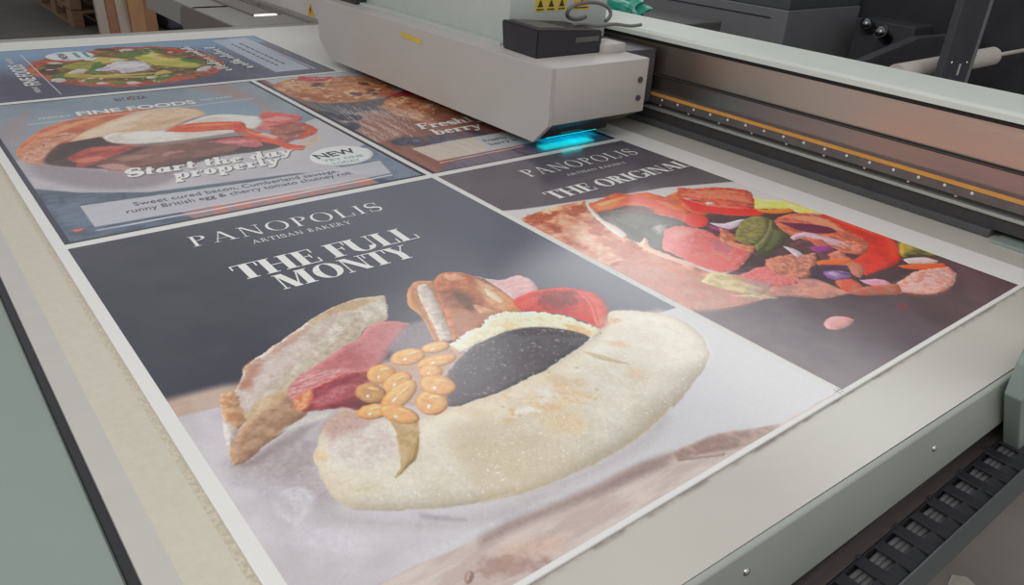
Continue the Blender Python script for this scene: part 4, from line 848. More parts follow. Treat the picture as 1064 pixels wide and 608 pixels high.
ART['breakfast'] = [
 ('bg',(134,146,158),{'c2':(148,158,167),'ns':120,'ins':9,'insb':5,'incol':(52,50,66)}),
 ([(14,1434),(58,1527),(88,1575),(45,1400),(18,1311),(11,1365)],(168,140,138),{'s':22,'a':0.7}),
 ([(410,1664),(519,1642),(540,1497),(541,1375),(506,1346),(485,1549)],(172,142,138),{'s':22,'a':0.75}),
 ([(422,1529),(523,1455),(502,1348),(398,1400)],(136,160,176),{'s':16,'a':0.7}),
 ([(126,1794),(188,1779),(189,1664),(107,1632)],(90,100,116),{'s':25,'a':0.6}),
 ([(2,1353),(9,1253),(6,1073),(-2,1065),(-12,1264)],(128,120,130),{'s':15,'a':0.6}),
 ([(6,1239),(50,1230),(155,1142),(414,1170),(590,1260),(605,1209),(590,1044),(582,973),(508,932),(399,943),(155,975),(110,1000),(63,1025),(9,1068),(9,1165)],(182,176,180),{'s':4,'sm':0,'c2':(168,161,166),'ns':50,'g':(60,900,560,1200,(196,191,195))}),
 ([(7,1078),(63,1025),(110,1000),(155,975),(400,946),(596,824),(592,802),(-16,787)],(92,106,122),{'s':3,'sm':0,'c2':(74,86,102),'ns':24,'sx':3}),
 ([(468,969),(590,1044),(582,973),(594,830),(521,834)],(124,136,152),{'s':4,'sm':0,'c2':(108,120,138),'ns':24}),
 ([(178,831),(500,831),(492,872),(170,872)],(188,118,102),{'s':3,'sm':0,'c2':(150,126,128),'ns':7,'sx':0.1}),
 ([(20,876),(35,872),(30,863),(21,864)],(206,100,80),{'s':2}),
 ([(29,1242),(72,1173),(144,1101),(239,1081),(194,1005),(104,1017),(24,1129)],(136,122,128),{'s':16,'a':0.7}),
 ([(16,1249),(17,1288),(25,1315),(47,1363),(81,1418),(122,1455),(168,1482),(223,1496),(275,1492),(312,1482),(360,1470),(391,1439),(390,1392),(356,1367),(294,1327),(224,1306),(169,1313),(126,1313),(85,1292),(53,1228),(43,1189),(25,1217)],(204,122,84),{'s':2,'c2':(188,98,66),'ns':30}),
 ([(135,1353),(198,1416),(269,1468),(322,1482),(359,1468),(390,1437),(391,1390),(358,1372),(294,1324),(243,1311),(202,1323),(169,1313),(131,1315),(103,1299)],(226,198,170),{'s':5,'c2':(214,178,146),'ns':30}),
 ([(18,1256),(41,1329),(74,1358),(116,1381),(135,1353),(93,1313),(61,1248),(44,1191),(25,1219)],(216,162,134),{'s':4,'c2':(194,130,104),'ns':14}),
 ([(47,1202),(62,1255),(92,1305),(126,1313),(166,1322),(179,1267),(265,1230),(427,1200),(478,1136),(420,1095),(319,1099),(215,1071),(146,1110),(81,1160)],(74,50,50),{'s':5,'c2':(92,62,56),'ns':20}),
 ([(130,1171),(158,1187),(193,1192),(243,1233),(293,1234),(343,1189),(371,1139),(344,1119),(270,1110),(223,1097),(180,1090),(144,1101),(124,1129)],(138,92,80),{'s':7,'c2':(116,76,66),'ns':30}),
 ([(83,1212),(111,1245),(140,1262),(174,1248),(207,1244),(216,1230),(154,1189),(129,1168),(102,1153),(84,1157),(94,1183)],(178,76,66),{'s':3,'r':3,'c2':(150,56,52),'ns':16}),
 ([(131,1259),(166,1252),(206,1241),(167,1223),(131,1226)],(206,104,88),{'s':4,'a':0.6}),
 ([(117,1148),(144,1148),(163,1115),(166,1094),(132,1117)],(196,150,136),{'s':3,'a':0.8,'r':3}),
 ([(231,1156),(245,1169),(258,1168),(272,1171),(271,1155),(249,1154),(232,1147)],(206,150,126),{'s':4,'a':0.55,'r':3,'rs':6}),
 ([(460,1212),(504,1240),(548,1242),(552,1184),(518,1143),(464,1128),(444,1139)],(150,78,64),{'s':3,'r':3,'c2':(176,98,78),'ns':12}),
 ([(542,1160),(530,1118),(500,1084),(466,1067),(420,1074),(453,1104),(501,1120)],(204,180,162),{'s':3}),
 ([(487,1333),(510,1355),(543,1328),(566,1283),(533,1245),(496,1234),(460,1212),(441,1241),(474,1276)],(204,84,80),{'s':2,'r':3,'c2':(222,120,112),'ns':14}),
 ([(539,1222),(551,1191),(546,1168),(510,1138),(485,1128),(512,1165)],(206,84,60),{'s':3,'r':3}),
 ([(331,1195),(371,1202),(412,1180),(413,1134),(393,1123),(360,1159)],(180,78,82),{'s':3,'r':3,'c2':(204,110,112),'ns':10}),
 ([(168,1310),(196,1336),(229,1326),(285,1312),(384,1374),(434,1369),(479,1328),(483,1329),(473,1276),(441,1240),(418,1259),(408,1233),(333,1227),(264,1228),(206,1241),(175,1271)],(226,217,208),{'s':2,'c2':(214,200,188),'ns':30}),
 ([(278,1304),(315,1332),(360,1334),(435,1304),(429,1258),(423,1221),(388,1259),(324,1273)],(222,98,54),{'s':1.5,'c2':(208,76,40),'ns':14}),
 ([(419,1314),(436,1291),(429,1248),(450,1188),(454,1139),(464,1106),(479,1084),(464,1063),(442,1080),(435,1119),(421,1144),(410,1177),(396,1216),(403,1267)],(222,88,50),{'s':1.5,'c2':(206,70,42),'ns':14}),
 ([(430,1202),(447,1205),(460,1164),(446,1156)],(232,200,186),{'s':2,'a':0.8}),
 ([(66,1380),(117,1428),(167,1456),(211,1467),(144,1414),(80,1367)],(236,176,136),{'s':8,'a':0.65,'r':3}),
 ([(31,1304),(59,1366),(78,1382),(58,1340),(33,1287)],(226,140,100),{'s':6,'a':0.6}),
 ([(21,1261),(43,1322),(77,1351),(109,1367),(122,1350),(79,1303),(46,1202),(26,1225)],(200,130,100),{'s':5,'a':0,'sp':(0.3,9,(176,104,78))}),
 ([(51,1196),(67,1252),(94,1294),(125,1308),(164,1310),(170,1267),(136,1264),(87,1223)],(58,38,38),{'s':8,'a':0.7}),
 ([(193,1341),(239,1360),(302,1384),(365,1394),(302,1353),(228,1323)],(196,148,112),{'s':5,'a':0.45,'r':4}),
 ([(137,1342),(194,1398),(263,1449),(308,1467),(277,1428),(208,1381),(152,1335)],(238,214,190),{'s':7,'a':0.6}),
 ([(179,1269),(208,1247),(266,1234),(335,1233),(408,1233),(422,1207),(327,1212),(259,1212),(203,1229)],(150,128,124),{'s':5,'a':0.7}),
 ([(201,1318),(228,1319),(276,1298),(303,1265),(250,1271),(208,1282)],(236,230,224),{'s':6,'a':0.7}),
 ([(395,1375),(437,1363),(476,1321),(477,1328),(471,1288),(446,1290),(439,1314)],(236,231,226),{'s':5,'a':0.7}),
 ([(321,1321),(379,1318),(424,1295),(382,1296)],(242,156,104),{'s':4,'a':0.65}),
 ([(421,1242),(440,1190),(452,1146),(438,1161),(418,1209)],(240,140,96),{'s':3,'a':0.6}),
 ([(88,1191),(109,1201),(137,1201),(140,1181),(107,1172)],(222,132,110),{'s':4,'a':0.7,'r':3}),
 ([(110,1221),(137,1234),(165,1229),(132,1214)],(132,44,42),{'s':4,'a':0.6,'r':3}),
 ([(154,1173),(189,1178),(224,1170),(202,1153),(164,1149)],(178,132,112),{'s':5,'a':0.6}),
 ([(172,1118),(221,1118),(277,1130),(251,1105),(198,1096)],(92,62,54),{'s':5,'a':0.6}),
 ([(480,1298),(516,1306),(544,1274),(505,1268)],(232,156,146),{'s':3,'a':0.7,'r':3}),
 ([(468,1242),(516,1254),(539,1247),(488,1228)],(146,50,52),{'s':3,'a':0.7,'r':3}),
 ([(495,1347),(520,1339),(542,1314),(515,1315)],(222,92,70),{'s':3,'a':0.8,'r':2}),
 ([(346,1184),(379,1184),(409,1161),(370,1162)],(224,150,150),{'s':3,'a':0.7,'r':3}),
 ([(469,1198),(535,1214),(545,1178),(514,1145),(464,1139)],(150,78,64),{'s':3,'a':0,'sp':(0.35,8,(196,128,108))}),
 ([(467,1180),(503,1190),(531,1181),(488,1159)],(112,52,46),{'s':4,'a':0.55,'r':4}),
 ([(444,1082),(482,1079),(520,1110),(538,1142),(507,1093),(469,1072)],(226,206,190),{'s':4,'a':0.6}),
 ([(6,1035),(14,1056),(12,1020),(-1,926),(-4,927)],(60,70,84),{'s':3,'a':0.6,'r':4}),
 ([(36,1030),(41,1033),(31,973),(27,975)],(60,70,84),{'s':3,'a':0.6,'r':4}),
 ([(118,989),(122,990),(116,960),(112,962)],(60,70,84),{'s':3,'a':0.6,'r':3}),
 ([(10,986),(50,986),(56,892),(21,881)],(116,130,146),{'s':10,'a':0.5,'r':6}),
 ([(50,966),(49,870),(396,860),(543,866),(561,938),(433,936),(303,943)],(208,202,206),{'s':0.8,'sm':0,'a':0.78}),
 ([(48,858),(267,854),(542,859),(539,854),(266,849),(48,854)],(220,218,222),{'s':0.6,'sm':0,'a':0.9}),
 ([(66,1468),(241,1473),(403,1475),(536,1479),(533,1473),(401,1469),(240,1468),(65,1462)],(200,204,212),{'s':0.8,'sm':0,'a':0.7}),
 ([(570,978),(562,967),(552,957),(540,950),(527,945),(513,943),(500,944),(487,947),(475,952),(466,960),(458,969),(453,980),(451,992),(452,1004),(456,1016),(463,1028),(472,1038),(484,1046),(497,1052),(511,1055),(526,1055),(540,1052),(552,1046),(562,1038),(570,1028),(575,1016),(577,1003),(575,990)],(224,228,222),{'s':1}),
]
ART['berry'] = [
 ('bg',(150,100,88),{'c2':(130,84,76),'ns':16,'sx':0.12,'ins':9,'insb':5,'incol':(48,46,62)}),
 ([(628,1647),(889,1648),(892,1380),(838,1369),(807,1348),(674,1232),(635,1298),(634,1396)],(186,196,202),{'s':10,'a':0.95,'sm':0}),
 ([(628,1399),(674,1376),(807,1348),(746,1243),(719,1240),(649,1172),(607,1110),(617,1261)],(118,120,128),{'s':10,'c2':(92,90,98),'ns':9,'sx':0.12,'sm':0}),
 ([(629,1240),(707,1263),(746,1243),(710,1084),(649,1049),(603,1036),(618,1159)],(160,108,94),{'s':10,'a':0.8,'c2':(190,170,160),'ns':7,'sx':0.08}),
 ([(680,1036),(839,1025),(874,979),(734,956),(668,967)],(98,88,96),{'s':10,'a':0.9,'c2':(76,68,78),'ns':8,'sx':0.15}),
 ([(698,880),(775,885),(819,878),(925,907),(1157,900),(1093,837),(615,824)],(118,112,132),{'s':8,'a':0.75,'c2':(92,98,122),'ns':10,'sx':0.15}),
 ([(884,894),(961,906),(1170,914),(1081,825),(856,825)],(70,96,128),{'s':10,'a':0.8,'c2':(86,116,146),'ns':10,'sx':0.15}),
 ([(619,1567),(672,1617),(718,1629),(758,1628),(793,1604),(845,1593),(891,1560),(893,1497),(884,1422),(855,1370),(813,1359),(782,1351),(743,1344),(697,1355),(666,1360),(646,1387),(633,1420),(617,1464),(609,1512)],(206,148,106),{'s':3,'r':4,'rs':12,'c2':(182,112,76),'ns':20}),
 ([(612,1511),(641,1436),(674,1376),(750,1357),(754,1381),(692,1411),(654,1473),(633,1538)],(158,92,64),{'s':8,'a':0.6}),
 ([(636,1555),(683,1592),(739,1587),(697,1528),(654,1510)],(222,176,136),{'s':8,'a':0.6,'r':6}),
 ([(741,1527),(736,1518),(729,1512),(723,1508),(717,1507),(712,1510),(708,1515),(707,1522),(708,1531),(712,1540),(717,1548),(723,1555),(730,1559),(736,1560),(741,1557),(744,1552),(746,1544),(744,1536)],(92,66,80),{'s':4,'a':0.85,'r':3}),
 ([(784,1395),(780,1391),(776,1390),(770,1390),(764,1393),(759,1398),(756,1405),(754,1412),(754,1419),(756,1424),(759,1428),(764,1430),(770,1430),(775,1426),(780,1421),(784,1415),(786,1408),(786,1401)],(92,66,80),{'s':4,'a':0.85,'r':3}),
 ([(818,1390),(813,1385),(808,1382),(803,1381),(798,1383),(794,1387),(792,1393),(791,1400),(792,1407),(795,1414),(799,1419),(804,1422),(809,1423),(814,1421),(818,1417),(821,1411),(822,1404),(820,1397)],(92,66,80),{'s':4,'a':0.85,'r':3}),
 ([(850,1489),(847,1486),(843,1484),(838,1485),(834,1487),(829,1492),(826,1497),(825,1503),(825,1509),(826,1514),(830,1518),(834,1519),(839,1519),(844,1516),(848,1512),(851,1506),(852,1500),(852,1494)],(92,66,80),{'s':4,'a':0.85,'r':3}),
 ([(830,1424),(827,1420),(823,1418),(818,1417),(813,1417),(809,1419),(805,1423),(804,1427),(803,1431),(805,1436),(808,1440),(812,1442),(817,1443),(822,1443),(826,1441),(829,1438),(831,1433),(831,1429)],(92,66,80),{'s':4,'a':0.85,'r':3}),
 ([(809,1447),(804,1442),(798,1438),(791,1436),(784,1437),(778,1440),(773,1444),(770,1451),(770,1458),(772,1464),(776,1470),(783,1474),(790,1476),(797,1475),(803,1472),(808,1467),(811,1461),(811,1454)],(222,140,84),{'s':6,'a':0.6}),
 ([(716,1634),(741,1640),(761,1614),(802,1612),(786,1574),(734,1577),(708,1597)],(184,60,74),{'s':3,'r':4,'c2':(206,96,100),'ns':10}),
 ([(760,1282),(787,1314),(821,1341),(880,1386),(912,1375),(902,1274),(908,1088),(878,1063),(783,1111),(780,1235)],(200,138,100),{'s':3,'r':5,'rs':12,'c2':(170,102,74),'ns':18}),
 ([(760,1282),(759,1236),(754,1192),(771,1150),(801,1120),(825,1157),(793,1220),(789,1287)],(214,164,120),{'s':8,'a':0.6}),
 ([(872,1212),(890,1097),(878,1063),(804,1100),(803,1161)],(120,78,66),{'s':12,'a':0.6}),
 ([(838,1369),(877,1387),(899,1392),(905,1359),(876,1340),(845,1343)],(180,66,80),{'s':4,'r':3}),
 ([(678,1218),(672,1211),(664,1206),(654,1205),(644,1206),(634,1211),(627,1218),(623,1227),(622,1236),(624,1245),(630,1253),(638,1258),(648,1259),(659,1258),(668,1253),(676,1246),(680,1237),(681,1227)],(58,58,72),{'s':3,'r':2,'c2':(78,84,104),'ns':14}),
 ([(636,1254),(632,1249),(627,1247),(621,1249),(616,1254),(612,1261),(609,1270),(608,1280),(609,1290),(612,1298),(616,1303),(621,1305),(627,1303),(632,1298),(637,1290),(639,1281),(640,1271),(639,1261)],(58,58,72),{'s':3,'r':2,'c2':(78,84,104),'ns':14}),
 ([(641,1158),(635,1150),(628,1144),(620,1140),(612,1140),(606,1144),(602,1150),(600,1158),(601,1168),(605,1177),(611,1186),(618,1192),(626,1196),(634,1196),(640,1193),(645,1186),(646,1178),(645,1168)],(58,58,72),{'s':3,'r':2,'c2':(78,84,104),'ns':14}),
 ([(700,1002),(693,994),(683,989),(672,988),(660,990),(650,995),(642,1003),(638,1013),(637,1024),(641,1033),(648,1041),(658,1046),(669,1048),(681,1046),(692,1041),(700,1032),(704,1022),(704,1012)],(58,58,72),{'s':3,'r':2,'c2':(78,84,104),'ns':14}),
 ([(698,1011),(696,1008),(693,1007),(690,1006),(687,1006),(684,1008),(682,1010),(681,1013),(681,1016),(682,1019),(685,1021),(687,1023),(690,1024),(694,1023),(696,1022),(698,1019),(699,1017),(699,1014)],(112,124,146),{'s':3,'a':0.7}),
 ([(759,974),(752,966),(743,960),(732,958),(722,958),(712,961),(705,966),(702,974),(701,983),(705,992),(712,999),(721,1005),(732,1008),(743,1008),(752,1005),(760,999),(763,991),(763,982)],(66,66,84),{'s':3,'c2':(88,92,116),'ns':14}),
 ([(756,975),(753,972),(749,969),(744,968),(740,968),(736,970),(734,974),(733,978),(733,982),(735,986),(738,990),(743,992),(747,993),(752,993),(755,991),(758,988),(759,984),(758,979)],(110,122,150),{'s':3,'a':0.6}),
 ([(622,1562),(713,1619),(789,1595),(886,1552),(875,1416),(819,1368),(746,1350),(671,1370),(634,1430)],(206,148,106),{'s':4,'a':0,'sp':(0.3,15,(230,186,142))}),
 ([(622,1562),(713,1619),(789,1595),(886,1552),(875,1416),(819,1368),(746,1350),(671,1370),(634,1430)],(206,148,106),{'s':4,'a':0,'sp':(0.14,13,(140,80,56))}),
 ([(765,1282),(872,1371),(901,1357),(894,1262),(806,1128),(758,1198)],(206,148,106),{'s':4,'a':0,'sp':(0.3,15,(228,182,138))}),
 ([(765,1282),(872,1371),(901,1357),(894,1262),(806,1128),(758,1198)],(206,148,106),{'s':4,'a':0,'sp':(0.14,13,(136,80,58))}),
 ([(668,1363),(741,1341),(811,1354),(838,1369),(769,1297),(707,1263),(668,1282)],(90,84,90),{'s':9,'a':0.5}),
 ([(676,1339),(662,1263),(665,1264),(679,1337)],(206,202,204),{'s':1.2,'a':0.55,'r':2}),
 ([(658,1288),(644,1216),(647,1217),(661,1287)],(206,202,204),{'s':1.2,'a':0.55,'r':2}),
 ([(680,1314),(665,1240),(668,1242),(682,1313)],(206,202,204),{'s':1.2,'a':0.55,'r':2}),
 ([(661,1265),(648,1194),(651,1195),(664,1264)],(206,202,204),{'s':1.2,'a':0.55,'r':2}),
 ([(683,1290),(668,1217),(671,1219),(685,1289)],(206,202,204),{'s':1.2,'a':0.55,'r':2}),
 ([(705,1317),(689,1242),(692,1243),(707,1315)],(206,202,204),{'s':1.2,'a':0.55,'r':2}),
 ([(686,1267),(671,1195),(674,1196),(688,1265)],(206,202,204),{'s':1.2,'a':0.55,'r':2}),
 ([(708,1292),(692,1219),(695,1220),(710,1291)],(206,202,204),{'s':1.2,'a':0.55,'r':2}),
 ([(689,1243),(674,1173),(677,1174),(691,1242)],(206,202,204),{'s':1.2,'a':0.55,'r':2}),
 ([(710,1269),(695,1196),(698,1198),(713,1267)],(206,202,204),{'s':1.2,'a':0.55,'r':2}),
 ([(733,1295),(716,1220),(720,1222),(736,1293)],(206,202,204),{'s':1.2,'a':0.55,'r':2}),
 ([(713,1245),(698,1174),(701,1176),(716,1244)],(206,202,204),{'s':1.2,'a':0.55,'r':2}),
 ([(736,1271),(719,1198),(722,1199),(738,1269)],(206,202,204),{'s':1.2,'a':0.55,'r':2}),
 ([(759,1297),(741,1222),(744,1223),(761,1296)],(206,202,204),{'s':1.2,'a':0.55,'r':2}),
 ([(738,1247),(722,1175),(725,1177),(741,1246)],(206,202,204),{'s':1.2,'a':0.55,'r':2}),
 ([(761,1273),(744,1199),(747,1200),(764,1271)],(206,202,204),{'s':1.2,'a':0.55,'r':2}),
 ([(741,1224),(724,1153),(728,1154),(744,1222)],(206,202,204),{'s':1.2,'a':0.55,'r':2}),
 ([(764,1249),(746,1176),(750,1178),(766,1247)],(206,202,204),{'s':1.2,'a':0.55,'r':2}),
 ([(787,1275),(769,1200),(772,1202),(790,1273)],(206,202,204),{'s':1.2,'a':0.55,'r':2}),
 ([(766,1225),(749,1154),(752,1156),(769,1224)],(206,202,204),{'s':1.2,'a':0.55,'r':2}),
 ([(790,1251),(771,1178),(774,1179),(792,1249)],(206,202,204),{'s':1.2,'a':0.55,'r':2}),
 ([(768,1202),(751,1132),(754,1134),(771,1201)],(206,202,204),{'s':1.2,'a':0.55,'r':2}),
 ([(792,1227),(773,1155),(777,1156),(794,1226)],(206,202,204),{'s':1.2,'a':0.55,'r':2}),
 ([(816,1252),(796,1179),(800,1180),(819,1251)],(206,202,204),{'s':1.2,'a':0.55,'r':2}),
 ([(794,1203),(776,1133),(779,1134),(797,1202)],(206,202,204),{'s':1.2,'a':0.55,'r':2}),
 ([(818,1228),(799,1156),(802,1157),(821,1227)],(206,202,204),{'s':1.2,'a':0.55,'r':2}),
 ([(658,1196),(647,1158),(650,1158),(660,1195)],(222,206,196),{'s':1.2,'a':0.55,'r':2}),
 ([(630,1135),(621,1099),(623,1100),(632,1134)],(222,206,196),{'s':1.2,'a':0.55,'r':2}),
 ([(657,1173),(647,1136),(649,1136),(659,1172)],(222,206,196),{'s':1.2,'a':0.55,'r':2}),
 ([(630,1113),(620,1079),(623,1079),(632,1112)],(222,206,196),{'s':1.2,'a':0.55,'r':2}),
 ([(657,1150),(646,1114),(649,1114),(659,1149)],(222,206,196),{'s':1.2,'a':0.55,'r':2}),
 ([(630,1092),(620,1058),(623,1058),(632,1091)],(222,206,196),{'s':1.2,'a':0.55,'r':2}),
 ([(656,1128),(646,1093),(648,1093),(658,1127)],(222,206,196),{'s':1.2,'a':0.55,'r':2}),
 ([(684,1167),(673,1130),(675,1130),(686,1166)],(222,206,196),{'s':1.2,'a':0.55,'r':2}),
 ([(655,1107),(646,1072),(648,1072),(658,1106)],(222,206,196),{'s':1.2,'a':0.55,'r':2}),
 ([(683,1144),(672,1108),(674,1108),(685,1143)],(222,206,196),{'s':1.2,'a':0.55,'r':2}),
 ([(655,1086),(645,1052),(647,1052),(657,1084)],(222,206,196),{'s':1.2,'a':0.55,'r':2}),
 ([(682,1122),(671,1086),(674,1086),(684,1121)],(222,206,196),{'s':1.2,'a':0.55,'r':2}),
 ([(710,1160),(699,1123),(702,1123),(713,1159)],(222,206,196),{'s':1.2,'a':0.55,'r':2}),
 ([(681,1100),(671,1065),(673,1066),(683,1099)],(222,206,196),{'s':1.2,'a':0.55,'r':2}),
 ([(709,1138),(698,1101),(701,1101),(712,1137)],(222,206,196),{'s':1.2,'a':0.55,'r':2}),
 ([(680,1079),(670,1045),(672,1045),(682,1078)],(222,206,196),{'s':1.2,'a':0.55,'r':2}),
 ([(708,1116),(697,1080),(700,1080),(710,1114)],(222,206,196),{'s':1.2,'a':0.55,'r':2}),
 ([(738,1154),(726,1116),(728,1117),(740,1153)],(222,206,196),{'s':1.2,'a':0.55,'r':2}),
 ([(707,1094),(696,1059),(699,1059),(709,1093)],(222,206,196),{'s':1.2,'a':0.55,'r':2}),
 ([(736,1131),(724,1095),(727,1095),(738,1130)],(222,206,196),{'s':1.2,'a':0.55,'r':2}),
 ([(706,1072),(695,1038),(698,1038),(708,1071)],(222,206,196),{'s':1.2,'a':0.55,'r':2}),
 ([(735,1109),(723,1073),(726,1073),(737,1108)],(222,206,196),{'s':1.2,'a':0.55,'r':2}),
 ([(653,973),(768,981),(899,979),(914,895),(886,889),(657,883)],(214,204,192),{'s':1,'sm':0,'a':0.92,'c2':(204,192,178),'ns':10,'sx':0.1}),
 ([(812,980),(899,979),(914,895),(886,889),(782,886)],(186,190,194),{'s':1,'sm':0,'a':0.85}),  # greyer right part of the panel: shadow painted in the ink colour
 ([(653,874),(868,882),(864,877),(651,870)],(226,170,156),{'s':0.8,'sm':0}),
]
